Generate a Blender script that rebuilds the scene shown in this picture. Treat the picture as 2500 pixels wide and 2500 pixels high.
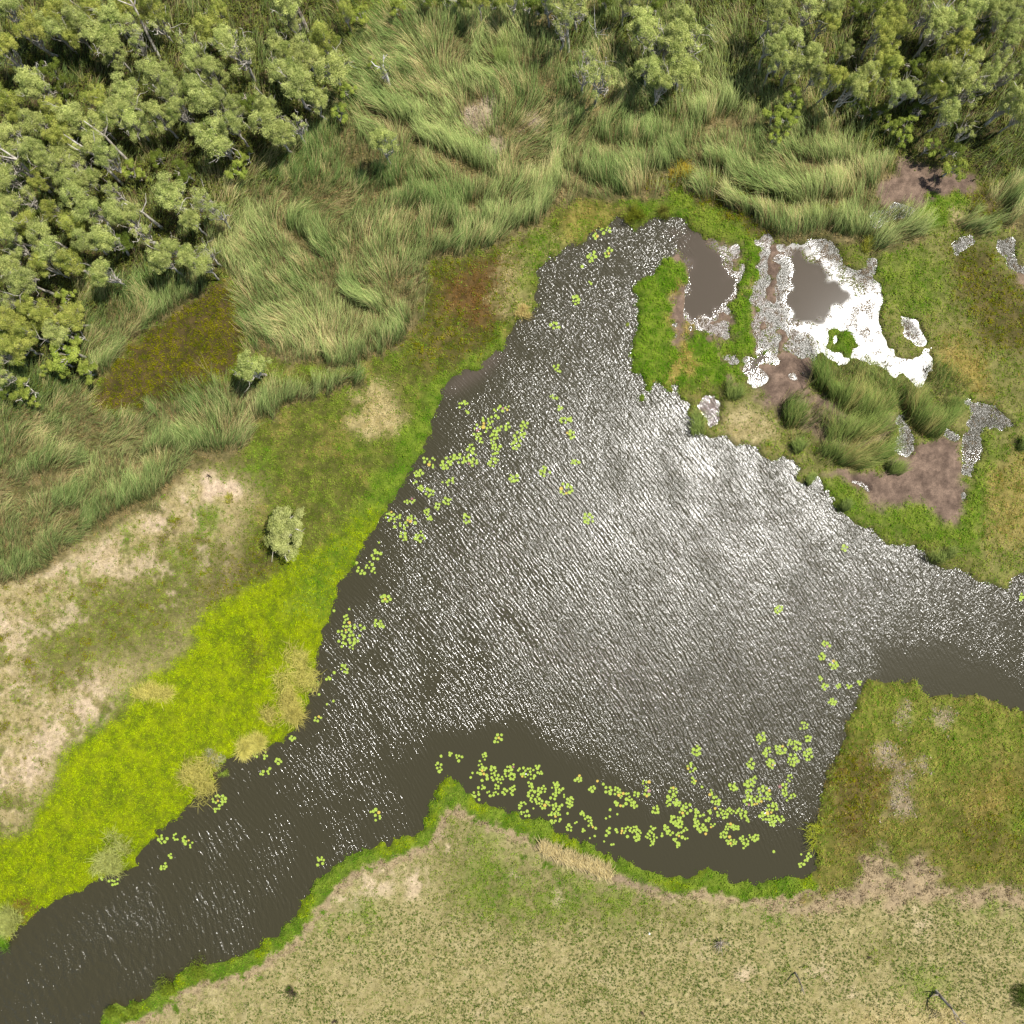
import bpy, math
import numpy as np
from mathutils import Vector

# ------------------------------------------------------------------ camera, sky, sun, exposure
S = bpy.context.scene
C = S.collection
for o in list(bpy.data.objects): bpy.data.objects.remove(o)
TANH = 0.54
CAMH = 62.5 / TANH
cam_d = bpy.data.cameras.new('camera'); cam = bpy.data.objects.new('camera', cam_d); C.objects.link(cam)
cam.location = (0, 0, CAMH); cam.rotation_euler = (0, 0, 0)
cam_d.angle = 2 * math.atan(TANH); cam_d.clip_start = 1; cam_d.clip_end = 5000
S.camera = cam
SUN = Vector((0.400, 0.160, 1.0)).normalized()
W = bpy.data.worlds.new('World'); S.world = W; W.use_nodes = True
nt = W.node_tree
sky = nt.nodes.new('ShaderNodeTexSky'); sky.sky_type = 'NISHITA'; sky.sun_disc = False
sky.sun_elevation = math.asin(SUN.z); sky.sun_rotation = math.atan2(SUN.x, SUN.y)
bg = nt.nodes['Background']; nt.links.new(sky.outputs[0], bg.inputs[0]); bg.inputs[1].default_value = 0.08
sl = bpy.data.lights.new('sun', 'SUN'); sl.energy = 4.6; sl.angle = math.radians(0.53); sl.color = (1, 0.965, 0.91)
so = bpy.data.objects.new('sun', sl); C.objects.link(so); so.rotation_euler = (-SUN).to_track_quat('-Z', 'Y').to_euler()
so.location = SUN * 200
S.view_settings.view_transform = 'Standard'; S.view_settings.look = 'None'
S.view_settings.gamma = 1; S.view_settings.exposure = 0.93; S.view_settings.use_curve_mapping = False

# ------------------------------------------------------------------ helpers
rng = np.random.default_rng(7)
def s2l(c):
    c = np.asarray(c, float) / 255
    return np.where(c <= .04045, c / 12.92, ((c + .055) / 1.055) ** 2.4)
ALB = 0.62
def col(*c):
    v = s2l(c) * ALB; l_ = v @ np.array([.3, .6, .1]); return np.clip(l_ + (v - l_) * 1.03, .002, 1)
def WX(px): return (np.asarray(px, float) - 1250) / 20
def WY(py): return (1250 - np.asarray(py, float)) / 20

def tag(o, label=None, cat=None, group=None, kind=None):
    if label: o['label'] = label
    if cat: o['category'] = cat
    if group: o['group'] = group
    if kind: o['kind'] = kind
    return o
def link(o, parent=None):
    C.objects.link(o)
    if parent is not None: o.parent = parent
    return o
def empty(name, loc, label, cat, group=None, rz=0, sc=1.0):
    o = bpy.data.objects.new(name, None); o.empty_display_size = .3
    o.location = loc; o.rotation_euler = (0, 0, rz); o.scale = (sc, sc, sc)
    link(o); return tag(o, label, cat, group)
def mesh_np(name, V, F, col=None, mat=None, smooth=False, extra=None):
    """V (n,3), F (m,k) with constant k"""
    me = bpy.data.meshes.new(name)
    V = np.ascontiguousarray(V, dtype=np.float32); F = np.ascontiguousarray(F, dtype=np.int32)
    n, (m, k) = len(V), F.shape
    me.vertices.add(n); me.vertices.foreach_set('co', V.ravel())
    me.loops.add(m * k); me.loops.foreach_set('vertex_index', F.ravel())
    me.polygons.add(m); me.polygons.foreach_set('loop_start', np.arange(0, m * k, k, dtype=np.int32))
    me.update(calc_edges=True)
    if smooth: me.polygons.foreach_set('use_smooth', np.ones(m, bool))
    if col is not None:
        a = me.attributes.new('Col', 'FLOAT_COLOR', 'POINT')
        cc = np.ones((n, 4), np.float32); cc[:, :3] = col; a.data.foreach_set('color', cc.ravel())
    for kx, vx in (extra or {}).items():
        a = me.attributes.new(kx, 'FLOAT', 'POINT'); a.data.foreach_set('value', np.ascontiguousarray(vx, dtype=np.float32).ravel())
    if mat: me.materials.append(mat)
    return me
def mobj(name, V, F, col=None, mat=None, parent=None, smooth=False, extra=None):
    return link(bpy.data.objects.new(name, mesh_np(name, V, F, col, mat, smooth, extra)), parent)

# ------------------------------------------------------------------ materials
def newmat(name):
    m = bpy.data.materials.new(name); m.use_nodes = True
    t = m.node_tree; t.nodes.clear()
    return m, t, t.nodes, t.links
def foliage_mat(name, trans=0.3, var=0.25, rough=0.6, spec=0.25, nscale=2.5, namp=0.5):
    m, t, N, L = newmat(name)
    at = N.new('ShaderNodeAttribute'); at.attribute_name = 'Col'
    oi = N.new('ShaderNodeObjectInfo')
    mr = N.new('ShaderNodeMapRange'); mr.inputs[3].default_value = 1 - var; mr.inputs[4].default_value = 1 + var
    L.new(oi.outputs['Random'], mr.inputs[0])
    geo = N.new('ShaderNodeNewGeometry')
    no = N.new('ShaderNodeTexNoise'); no.inputs['Scale'].default_value = nscale; no.inputs['Detail'].default_value = 3
    L.new(geo.outputs['Position'], no.inputs['Vector'])
    mr2 = N.new('ShaderNodeMapRange'); mr2.inputs[1].default_value = .3; mr2.inputs[2].default_value = .7
    mr2.inputs[3].default_value = 1 - namp / 2; mr2.inputs[4].default_value = 1 + namp / 2
    L.new(no.outputs[0], mr2.inputs[0])
    mu = N.new('ShaderNodeMath'); mu.operation = 'MULTIPLY'; L.new(mr.outputs[0], mu.inputs[0]); L.new(mr2.outputs[0], mu.inputs[1])
    hs = N.new('ShaderNodeHueSaturation'); L.new(at.outputs['Color'], hs.inputs['Color']); L.new(mu.outputs[0], hs.inputs['Value'])
    mr3 = N.new('ShaderNodeMapRange'); mr3.inputs[3].default_value = .5 - var * .04; mr3.inputs[4].default_value = .5 + var * .04
    wn = N.new('ShaderNodeTexWhiteNoise'); wn.noise_dimensions = '1D'; L.new(oi.outputs['Random'], wn.inputs['W'])
    L.new(wn.outputs['Value'], mr3.inputs[0]); L.new(mr3.outputs[0], hs.inputs['Hue'])
    p = N.new('ShaderNodeBsdfPrincipled'); p.inputs['Roughness'].default_value = rough
    p.inputs['Specular IOR Level'].default_value = spec
    L.new(hs.outputs[0], p.inputs['Base Color'])
    tr = N.new('ShaderNodeBsdfTranslucent'); L.new(hs.outputs[0], tr.inputs[0])
    mx = N.new('ShaderNodeMixShader'); mx.inputs[0].default_value = trans
    L.new(p.outputs[0], mx.inputs[1]); L.new(tr.outputs[0], mx.inputs[2])
    out = N.new('ShaderNodeOutputMaterial'); L.new(mx.outputs[0], out.inputs[0])
    return m
M_leaf = foliage_mat('gum_leaves', .38, .14, .5, .15, .9, .5)
M_weed = foliage_mat('weed_leaves', .34, 0, .7, .05, 1.3, .4)
M_reed = foliage_mat('reed_blades', .32, .0, .6, .08, .8, .35)
M_tuft = foliage_mat('tuft_blades', .3, .1, .55, .2, 2., .4)

def plain_mat(name, c1, c2, scale=4, rough=.8, spec=.2, bump=0.0, stretch=None, coord='Object'):
    m, t, N, L = newmat(name)
    tc = N.new('ShaderNodeTexCoord'); mp = N.new('ShaderNodeMapping'); L.new(tc.outputs[coord], mp.inputs[0])
    if stretch: mp.inputs['Scale'].default_value = stretch
    no = N.new('ShaderNodeTexNoise'); no.inputs['Scale'].default_value = scale; no.inputs['Detail'].default_value = 5
    L.new(mp.outputs[0], no.inputs['Vector'])
    cr = N.new('ShaderNodeValToRGB'); cr.color_ramp.elements[0].position = .38; cr.color_ramp.elements[1].position = .62
    cr.color_ramp.elements[0].color = (*c1, 1); cr.color_ramp.elements[1].color = (*c2, 1)
    L.new(no.outputs[0], cr.inputs[0])
    p = N.new('ShaderNodeBsdfPrincipled'); p.inputs['Roughness'].default_value = rough; p.inputs['Specular IOR Level'].default_value = spec
    L.new(cr.outputs[0], p.inputs['Base Color'])
    if bump:
        b = N.new('ShaderNodeBump'); b.inputs['Strength'].default_value = .6; b.inputs['Distance'].default_value = bump
        L.new(no.outputs[0], b.inputs['Height']); L.new(b.outputs[0], p.inputs['Normal'])
    out = N.new('ShaderNodeOutputMaterial'); L.new(p.outputs[0], out.inputs[0])
    return m
M_bark = plain_mat('pale_bark', s2l((150, 140, 124)) * .8, s2l((205, 198, 184)) * .8, 3, .8, .2, .01, (1, 1, .3))
M_barkd = plain_mat('grey_bark', s2l((96, 84, 70)), s2l((165, 155, 142)), 4, .85, .15, .01, (1, 1, .3))
M_barkw = plain_mat('bleached_wood', s2l((150, 145, 138)), s2l((205, 200, 196)), 5, .8, .2, .01, (1, 1, .3))
M_pad = plain_mat('lily_pad_green', s2l((104, 126, 42)), s2l((138, 152, 60)), 2.5, .6, .12, .004, None, 'Object')
M_padr = plain_mat('lily_pad_orange', s2l((156, 122, 58)), s2l((150, 142, 58)), 3.0, .6, .12, .004)
M_padp = plain_mat('lily_pad_purple', s2l((92, 54, 54)), s2l((118, 74, 66)), 3.0, .45, .4, .004)
M_flower = plain_mat('lily_petals', s2l((225, 215, 235)), s2l((240, 235, 245)), 3.0, .5, .3)
M_stone = plain_mat('white_stone', s2l((215, 212, 205)), s2l((235, 232, 226)), 8.0, .8, .2, .01)
M_dark = plain_mat('charred_wood', s2l((40, 34, 28)), s2l((80, 66, 52)), 6.0, .9, .1, .01)

# ------------------------------------------------------------------ 2-D maps (world space, 0.125 m cells)
LO, HI, ST = -300, 2800, 2.5
NG = int((HI - LO) / ST)
gx = LO + (np.arange(NG) + .5) * ST
GX, GY = np.meshgrid(gx, gx)           # GY rows = py
fq = np.fft.fftfreq(NG)[:, None] ** 2 + np.fft.rfftfreq(NG)[None, :] ** 2
def blur(a, s):
    s = s / ST
    return np.fft.irfft2(np.fft.rfft2(a) * np.exp(-2 * (math.pi * s) ** 2 * fq), s=a.shape)
def fnoise(scale, seed):
    """smooth noise, unit variance, feature size about scale px"""
    a = np.random.default_rng(seed).standard_normal((NG, NG))
    b = blur(a, scale * .4); return (b - b.mean()) / b.std()
N8, N20, N50, N120, N250 = fnoise(8, 1), fnoise(20, 2), fnoise(50, 3), fnoise(120, 4), fnoise(250, 5)
M8, M20, M50, M120 = fnoise(8, 11), fnoise(20, 12), fnoise(50, 13), fnoise(120, 14)
def raster(poly):
    p = np.asarray(poly, float); m = np.zeros((NG, NG), bool)
    x0, y0 = p.min(0) - ST; x1, y1 = p.max(0) + ST
    i0, i1 = [int(np.clip((v - LO) / ST, 0, NG)) for v in (x0, x1)]
    j0, j1 = [int(np.clip((v - LO) / ST, 0, NG)) for v in (y0, y1)]
    if i1 <= i0 or j1 <= j0: return m.astype(float)
    X, Y = GX[j0:j1, i0:i1], GY[j0:j1, i0:i1]; r = np.zeros(X.shape, bool)
    q = np.roll(p, -1, 0)
    for (ax, ay), (bx, by) in zip(p, q):
        if ay == by: continue
        c = ((Y < ay) != (Y < by)) & (X < (bx - ax) * (Y - ay) / (by - ay) + ax)
        r ^= c
    m[j0:j1, i0:i1] = r
    return m.astype(float)
def warp(m, a20=0, a8=0, a50=0):
    ix = np.arange(NG)
    dx = (N20 * a20 + N8 * a8 + N50 * a50) / ST; dy = (M20 * a20 + M8 * a8 + M50 * a50) / ST
    I = np.clip((ix[None, :] + dx).round().astype(int), 0, NG - 1); J = np.clip((ix[:, None] + dy).round().astype(int), 0, NG - 1)
    return m[J, I]
def samp(m, px, py):
    x = np.clip((np.asarray(px) - LO) / ST - .5, 0, NG - 1.001); y = np.clip((np.asarray(py) - LO) / ST - .5, 0, NG - 1.001)
    i, j = x.astype(int), y.astype(int); fx, fy = x - i, y - j
    return (m[j, i] * (1 - fx) + m[j, i + 1] * fx) * (1 - fy) + (m[j + 1, i] * (1 - fx) + m[j + 1, i + 1] * fx) * fy
def sst(x, a, b):
    t = np.clip((x - a) / (b - a), 0, 1); return t * t * (3 - 2 * t)

# ---- outlines traced as ground positions (1 unit = 5 cm)
LAKE = [(1503,528),(1547,555),(1573,541),(1639,526),(1676,541),(1698,568),(1716,585),(1760,585),(1795,594),(1844,581),(1879,572),(1905,594),
 (1958,596),(1984,581),(2024,585),(2042,607),(2055,634),(2072,651),(2112,651),(2121,629),(2149,638),(2130,660),(2130,686),(2160,730),(2143,774),
 (2156,825),(2169,851),(2213,882),(2248,865),(2270,838),(2275,904),(2253,939),(2248,966),(2231,935),(2200,909),(2178,926),(2165,909),(2121,882),
 (2090,869),(2046,900),(2037,886),(2002,851),(1975,915),(1940,930),(1890,920),(1870,935),(1840,955),(1817,930),(1764,922),(1745,930),(1700,935),(1668,955),(1660,975),
 (1685,988),(1676,1010),(1720,1066),(1764,1063),(1804,1085),(1835,1085),(1888,1129),(1918,1115),
 (1940,1120),(1954,1142),(1949,1177),(1967,1184),(1989,1159),(2006,1162),(2011,1186),(2037,1217),(2037,1239),(2068,1252),(2090,1278),(2134,1300),
 (2174,1335),(2231,1331),(2262,1353),(2275,1379),(2301,1386),(2354,1390),(2398,1419),(2464,1441),(2468,1410),(2500,1393),(2850,1420),(2850,1780),
 (2500,1734),(2464,1734),(2438,1716),(2398,1694),(2336,1703),(2297,1692),(2266,1698),(2257,1690),(2231,1661),(2174,1663),(2121,1657),(2108,1676),
 (2090,1725),(2068,1764),(2055,1822),(2028,1861),(2011,1910),(2006,1967),(1998,2015),(1985,2050),(1998,2090),(1998,2116),(1962,2154),(1932,2143),
 (1896,2147),(1870,2147),(1844,2156),(1817,2156),(1778,2147),(1760,2130),(1720,2116),(1694,2138),(1657,2141),(1604,2138),(1582,2125),(1555,2112),
 (1511,2099),(1472,2090),(1450,2059),(1397,2046),(1362,2042),(1340,2015),(1327,1998),(1283,1998),(1256,1976),(1239,1984),(1203,1965),(1168,1958),
 (1137,1932),(1115,1910),(1102,1892),(1085,1905),(1063,1923),(1054,1958),(1041,2002),(1019,2033),(975,2055),(926,2059),(878,2077),(836,2096),
 (805,2125),(748,2182),(722,2235),(678,2279),(634,2310),(594,2336),(550,2350),(519,2350),(484,2354),(449,2372),(422,2394),(387,2411),(352,2442),
 (308,2451),(282,2446),(264,2468),(251,2495),(100,2850),(-400,2850),(-400,2360),(0,2310),(18,2306),(35,2270),(66,2244),(101,2218),(150,2191),(189,2178),
 (229,2152),(264,2134),(308,2125),(332,2112),(330,2086),(348,2072),(374,2046),(383,2024),(422,1998),(458,1967),(484,1943),(515,1914),(532,1879),
 (546,1861),(572,1844),(607,1830),(642,1826),(678,1813),(713,1782),(744,1742),(744,1716),(761,1672),(766,1648),(774,1595),(788,1551),(805,1485),
 (823,1441),(845,1406),(873,1353),(913,1291),(948,1234),(979,1177),(1010,1129),(1036,1093),(1054,1063),(1054,1032),(1071,979),(1098,922),
 (1124,909),(1160,905),(1177,882),(1208,860),(1234,847),(1240,823),(1256,779),(1291,779),(1309,748),(1313,704),(1313,656),(1349,625),(1379,594),
 (1415,598),(1441,572),(1485,546)]
ISL = [ # weed islets in the shallows
 [(1672,638),(1617,651),(1582,673),(1551,713),(1547,757),(1547,836),(1538,891),(1564,939),(1582,966),(1599,953),(1635,953),(1652,970),(1672,958),(1680,900),(1665,860),(1645,830),(1635,790),(1640,740),(1665,700),(1682,670)],
 [(1690,795),(1710,800),(1733,840),(1760,860),(1766,900),(1755,930),(1700,945),(1660,930),(1668,850),(1672,810)],
 [(1782,825),(1800,815),(1840,820),(1858,850),(1845,870),(1800,885),(1765,860)],
 [(1790,735),(1820,728),(1842,745),(1835,790),(1830,815),(1790,815),(1780,780)],
 [(1800,570),(1850,590),(1857,625),(1840,650),(1850,680),(1835,715),(1815,727),(1805,700),(1803,660),(1820,640),(1810,610)],
 [(2030,810),(2070,805),(2085,830),(2080,860),(2050,870),(2020,845)],
 [(1740,905),(1770,885),(1800,890),(1815,920),(1790,935)]]
PUD = [[(2128,545),(2132,512),(2150,508),(2190,493),(2243,506),(2240,527),(2200,535),(2160,547),(2140,565)],
 [(2322,604),(2340,582),(2380,575),(2387,590),(2360,604),(2335,625)],
 [(2420,580),(2440,578),(2475,583),(2480,608),(2468,620),(2505,655),(2505,680),(2460,650),(2440,612)],
 [(2354,972),(2380,985),(2420,983),(2440,1000),(2470,1030),(2482,1047),(2440,1047),(2402,1042),(2397,1070),(2395,1105),(2385,1130),(2367,1168),(2350,1168),(2350,1080),(2363,1030),(2370,1010)],
 [(2186,1003),(2205,1012),(2217,1040),(2232,1060),(2234,1090),(2218,1118),(2203,1104),(2178,1092),(2198,1060),(2188,1035)],
 [(2337,1205),(2350,1196),(2363,1208),(2360,1228),(2345,1230)],
 [(2300,1062),(2320,1045),(2345,1070),(2335,1082)],
 [(2070,1160),(2090,1163),(2128,1190),(2130,1200),(2115,1203),(2095,1185)],
 [(1695,985),(1722,964),(1750,970),(1757,1020),(1750,1042),(1732,1045),(1718,1010)],
 [(2195,775),(2220,778),(2240,800),(2262,830),(2250,850),(2215,820)],
 [(2214,730),(2228,705),(2232,712),(2220,735)]]
CALMPOND = [[(1690,570),(1740,590),(1785,640),(1797,690),(1790,715),(1760,755),(1710,805),(1672,775),(1677,695),(1690,650)], [(1645,540),(1700,560),(1745,600),(1700,625),(1655,600)],
 [(1920,610),(1970,605),(2010,660),(2040,700),(2100,725),(2080,750),(2030,755),(2000,790),(1940,790),(1915,740),(1925,680)],
 [(1830,870),(1870,850),(1880,880),(1875,925),(1840,945),(1817,925)],
 [(1690,985),(1722,964),(1750,970),(1757,1020),(1750,1040),(1732,1045),(1718,1010)],
 [(2070,1160),(2090,1163),(2128,1190),(2130,1200),(2115,1203),(2095,1185)],[(2360,1100),(2390,1095),(2385,1125),(2362,1145)]]
SHALLOW = [(1690,570),(2060,560),(2300,700),(2300,980),(2000,905),(1970,935),(1830,970),(1660,960),(1640,830),(1690,690),(1660,640)]
water0 = raster(LAKE)
for p in PUD: water0 = np.maximum(water0, raster(p))
isl = np.zeros_like(water0)
MUDI = [[(1800,905),(1830,945),(1880,935),(1925,925),(1990,915),(1985,870),(1950,880),(1920,855),(1890,880),(1872,925),(1840,948)], [(1870,600),(1895,590),(1900,700),(1880,790),(1865,700)], [(1660,700),(1680,690),(1675,800),(1655,830)], [(1770,770),(1790,760),(1800,800),(1775,830)], [(1890,800),(1920,800),(1930,850),(1895,860)]]
mudi = np.zeros_like(water0)
for p in MUDI: mudi = np.maximum(mudi, raster(p))
mudi = np.maximum(mudi, ((N20 + .75 * N8 + (GX - 1830) / -260) > .25) * raster([(1650,610),(1760,590),(1840,590),(1900,600),(1990,600),(2040,660),(2010,700),(1925,800),(2010,860),(1980,930),(1820,950),(1700,935),(1640,900),(1635,780)]))
for p in ISL: isl = np.maximum(isl, raster(p))
islw = warp(isl, 8, 6.0)
mudw = warp(mudi, 5, 4.0) * (1 - raster(CALMPOND[0])) * (1 - raster(CALMPOND[2]))
shal_r = raster(SHALLOW)
water0 = warp(water0, 2.6, 4.2)
# scattered weed rafts in the shallows
calm = np.zeros_like(water0)
for p in CALMPOND: calm = np.maximum(calm, raster(p))
calm_b = blur(warp(calm, 11, 8), 6)
shal = blur(warp(shal_r, 8, 5), 10)
spr = raster([(1640,700),(1700,640),(1800,600),(1870,600),(1940,640),(1925,800),(2000,830),(1980,920),(1850,930),(1700,930),(1640,830)])
rafts = ((N8 * .8 + N20 * .7) > 0.95) & (spr > 0) & (calm_b < .35)
land = np.clip(1 - water0 + islw + .62 * mudw, 0, 1)
Lb = blur(land, 4.5)
dland = blur(land, 28)          # wide falloff: distance from the shore
water_far = 1 - land
# ---- cover types --------------------------------------------------
TYPES = ['olive', 'lime', 'green', 'dark', 'tan', 'bare', 'mud', 'rust', 'straw', 'field', 'wood', 'reedfloor', 'path', 'gold', 'deadpale']
TI = {k: i for i, k in enumerate(TYPES)}
#            ground A         ground B          leaf A           leaf B          leaves/m2 size height
PAL = {
 'olive': ((78,80,34),    (102,100,48),  (102,122,36), (150,164,66), 13, .17, .30),
 'lime':  ((92,104,16),  (122,132,20),  (134,162,14), (184,198,32), 18, .15, .24),
 'green': ((80,98,30),   (108,124,42),  (94,138,30),  (146,166,60), 16, .17, .32),
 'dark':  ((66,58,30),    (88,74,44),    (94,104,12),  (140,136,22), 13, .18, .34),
 'tan':   ((158,142,100), (176,160,120), (128,130,64), (178,166,108), 8, .14, .14),
 'bare':  ((184,162,134), (196,174,146), (160,146,100),(188,170,124), 10, .12, .08),
 'mud':   ((96,80,68),   (128,108,92), (104,88,70), (146,126,102), 7, .12, .08),
 'rust':  ((80,60,34),    (106,80,46),   (112,92,42),  (146,108,62), 13, .17, .26),
 'straw': ((160,144,98),  (186,168,122), (172,156,96), (206,190,136), 9, .20, .2),
 'field': ((136,128,84),  (152,142,98), (108,130,52), (150,150,88), 9, .15, .12),
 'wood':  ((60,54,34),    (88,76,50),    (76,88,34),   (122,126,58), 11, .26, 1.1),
 'reedfloor': ((88,84,50),(128,114,78),  (110,108,60), (164,142,96), 6, .22, .30),
 'path':  ((164,144,112), (142,124,98), (174,156,118),(124,104,80), 7, .2, .14),
 'gold':  ((130,116,56),  (160,138,80),  (150,134,60), (190,168,96), 13, .17, .28),
 'deadpale': ((150,132,108),(176,158,134),(170,152,126),(196,180,156), 10, .24, .2)}
Wt = np.zeros((len(TYPES), NG, NG), np.float32); Wt[TI['olive']] = 1
def paint(kind, m, op=1.0):
    m = np.clip(m * op, 0, 1).astype(np.float32)
    for k in range(len(TYPES)): Wt[k] *= (1 - m)
    Wt[TI[kind]] += m
def pp(kind, poly, soft=8, rag=10, ragf=5, op=1.0, brk=0.0, r50=0):
    m = blur(warp(raster(poly), rag, ragf, r50), soft)
    if brk: m = m * sst(N20 * .6 + N8 * .5 + N50 * .5, -brk - 0.4, -brk + .8)
    paint(kind, m, op)
def disc(cx, cy, r, sy=1.0):
    a = np.linspace(0, 2 * math.pi, 14, endpoint=False); return [(cx + r * math.cos(t), cy + r * sy * math.sin(t)) for t in a]
ov = lambda L: [(x * 1.294, y * 1.294) for x, y in L]
SOUTH = [(-300,2700),(251,2495),(422,2420),(600,2350),(760,2210),(900,2110),(1100,1900),(1300,2020),(1500,2110),(1980,2180),(2100,2190),(2850,2190),(2850,2850),(-300,2850)]
# east lands
paint('olive', np.ones((NG, NG)))
paint('gold', sst(N50 + .6 * N20, .5, 1.6), .18)
paint('green', sst(M50 + .6 * M20, .6, 1.6), .35)
EAST = [(2060,600),(2130,480),(2260,480),(2400,460),(2850,500),(2850,1450),(1900,1450),(1640,990),(2000,900),(2130,860)]
pp('green', EAST, 10, 10, 5, .22)
pp('tan', EAST, 30, 10, 5, .22)
pp('green', [(2110,640),(2250,600),(2300,640),(2300,760),(2200,790),(2150,740)], 16, 14, 8, .6)
pp('dark', [(2310,600),(2400,600),(2440,650),(2500,720),(2600,830),(2500,850),(2420,860),(2380,800),(2330,700)], 12, 14, 6, .75)
pp('dark', [(2372,470),(2440,450),(2470,500),(2450,560),(2390,540)], 8, 10, 5, .9)
pp('dark', [(1700,430),(1860,480),(2060,500),(2060,540),(1960,555),(1850,520),(1720,480)], 8, 8, 5, .9)
pp('gold', [(2290,820),(2350,830),(2400,900),(2400,970),(2370,970),(2310,900)], 12, 14, 8, .8)
pp('gold', [(2400,1150),(2500,1100),(2600,1300),(2420,1330),(2380,1250)], 20, 18, 8, .5)
pp('green', [(2243,500),(2260,480),(2360,480),(2365,500),(2330,520),(2300,560),(2270,560),(2245,530)], 5, 6, 4, .95)
pp('mud', [(2130,485),(2150,440),(2190,395),(2220,380),(2275,400),(2310,425),(2380,430),(2380,470),(2310,480),(2260,478),(2250,508),(2190,497),(2150,512)], 3, 5, 4)
pp('mud', [(2455,650),(2500,640),(2560,700),(2500,720)], 6, 8, 4, .9)
pp('tan', [(2310,515),(2345,520),(2345,560),(2320,550)], 6, 6, 4, .9)
pp('tan', [(1764,990),(1810,990),(1870,1010),(1900,1060),(1860,1075),(1800,1075),(1762,1050)], 8, 8, 5, .8)
pp('mud', [(1840,960),(1890,890),(1960,910),(1985,970),(2050,985),(2110,1030),(2180,1010),(2190,1040),(2150,1100),(2000,1080),(1890,1000)], 6, 6, 4)
pp('mud', [(1990,1158),(2060,1145),(2150,1155),(2190,1105),(2240,1085),(2300,1068),(2345,1085),(2352,1150),(2360,1200),(2355,1270),(2300,1272),(2270,1242),(2210,1237),(2150,1258),(2130,1240),(2120,1205),(2060,1172)], 3, 5, 4)
pp('green', [(2005,1165),(2060,1175),(2075,1200),(2130,1240),(2200,1232),(2270,1232),(2290,1275),(2350,1280),(2355,1190),(2390,1130),(2400,1045),(2430,1050),(2425,1130),(2400,1200),(2390,1290),(2380,1350),(2240,1330),(2150,1300),(2060,1250),(2010,1195)], 7, 9, 5, .85)
pp('olive', [(2090,1280),(2230,1290),(2400,1360),(2450,1420),(2350,1385),(2180,1330)], 8, 9, 6, .7, .3)
# west lands
pp('tan', ov([(-200,1120),(120,1030),(240,980),(330,900),(380,885),(465,880),(485,950),(440,1030),(460,1090),(400,1150),(330,1250),(250,1300),(140,1370),(100,1470),(50,1560),(-200,1600)]), 22, 16, 8, .92)
pp('olive', ov([(60,1180),(260,1080),(420,1000),(430,1100),(320,1240),(200,1250),(60,1320)]), 30, 20, 8, .85, .0)
pp('dark', [(520,1370),(650,1330),(700,1380),(620,1450),(520,1480),(480,1530)], 14, 14, 6, .6)
for cx, cy, r in ((540,1158,26),(590,1150,40),(510,1275,48),(300,1310,36),(205,1395,34),(130,1440,40),(440,1350,28),(370,1320,20),(410,1210,18),(240,1320,18),(480,1195,16),(640,1120,40),(180,1500,30)):
    pp('green', disc(cx, cy, r * .9), 9, 12, 7, .75, .2)
pp('bare', [(485,1215),(497,1150),(522,1148),(530,1180),(580,1172),(602,1195),(560,1222)], 4, 6, 4, .95)
pp('bare', [(345,1275),(400,1235),(420,1290),(395,1312)], 5, 9, 5, .9, .5)
pp('bare', [(428,1215),(450,1200),(475,1240),(465,1268)], 5, 8, 5, .9, .5)
pp('bare', [(225,1330),(290,1325),(290,1385),(240,1400)], 8, 10, 6, .85, .4)
pp('bare', [(120,1375),(210,1355),(215,1380),(130,1395)], 6, 10, 6, .85, .4)
pp('bare', [(490,1370),(560,1330),(560,1360),(500,1410)], 8, 10, 6, .7, .3)
pp('bare', [(215,1650),(290,1700),(270,1735),(190,1795),(140,1840),(120,1880),(60,1930),(-100,1920),(-100,1850),(90,1800),(150,1750),(185,1690)], 12, 14, 8, .9, .7)
pp('bare', [(-50,1480),(60,1500),(40,1560),(-50,1560)], 14, 14, 8, .7, .4)
pp('bare', [(20,1640),(110,1600),(140,1690),(60,1740)], 18, 16, 8, .6, .3)
pp('olive', [(-100,1930),(60,1930),(110,1960),(60,2030),(-100,2045)], 14, 14, 8, .8, .6)
pp('olive', [(10,1780),(60,1780),(60,1850),(10,1850)], 10, 12, 8, .8, .5)
LMD = blur(raster([(-100,1500),(300,1300),(480,1220),(560,1300),(500,1400),(380,1560),(250,1640),(150,1760),(60,1960),(-100,2000)]), 20)
paint('olive', LMD * sst(N20 + .8 * N8 + .5 * N50, .5, 1.5), .7)
paint('dark', LMD * sst(M20 + .8 * M8 + .5 * M50, 1.2, 2.2), .6)
paint('bare', LMD * sst(-M50 - .5 * N8 - .5 * M20, .6, 1.8), .5)
# weed-filled clearing, red patch, straw patch
pp('dark', [(233,958),(324,854),(427,763),(505,705),(556,686),(582,738),(602,841),(570,906),(518,935),(388,974),(298,1010),(239,990)], 4, 6, 4)
pp('dark', [(1040,640),(1120,635),(1240,620),(1290,600),(1270,660),(1240,760),(1150,880),(1050,900),(1000,860),(1010,740)], 14, 12, 6, .6)
pp('rust', [(1105,760),(1075,700),(1140,660),(1200,630),(1225,680),(1205,740),(1190,790),(1140,800)], 16, 12, 6, .85)
pp('straw', [(890,950),(920,930),(960,955),(970,1010),(1010,1050),(1000,1070),(950,1065),(890,1072),(865,1030)], 10, 12, 7, .85)
pp('straw', [(1210,640),(1270,610),(1320,560),(1400,560),(1420,590),(1340,620),(1290,660),(1300,740),(1290,775),(1250,790),(1215,750),(1200,700)], 10, 14, 8, .4)
pp('gold', [(1380,520),(1460,500),(1510,520),(1430,580),(1370,600)], 10, 10, 7, .6)
pp('green', [(1245,620),(1350,560),(1480,510),(1500,530),(1370,600),(1310,660),(1305,740),(1280,760),(1270,680)], 10, 12, 7, .55)
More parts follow.
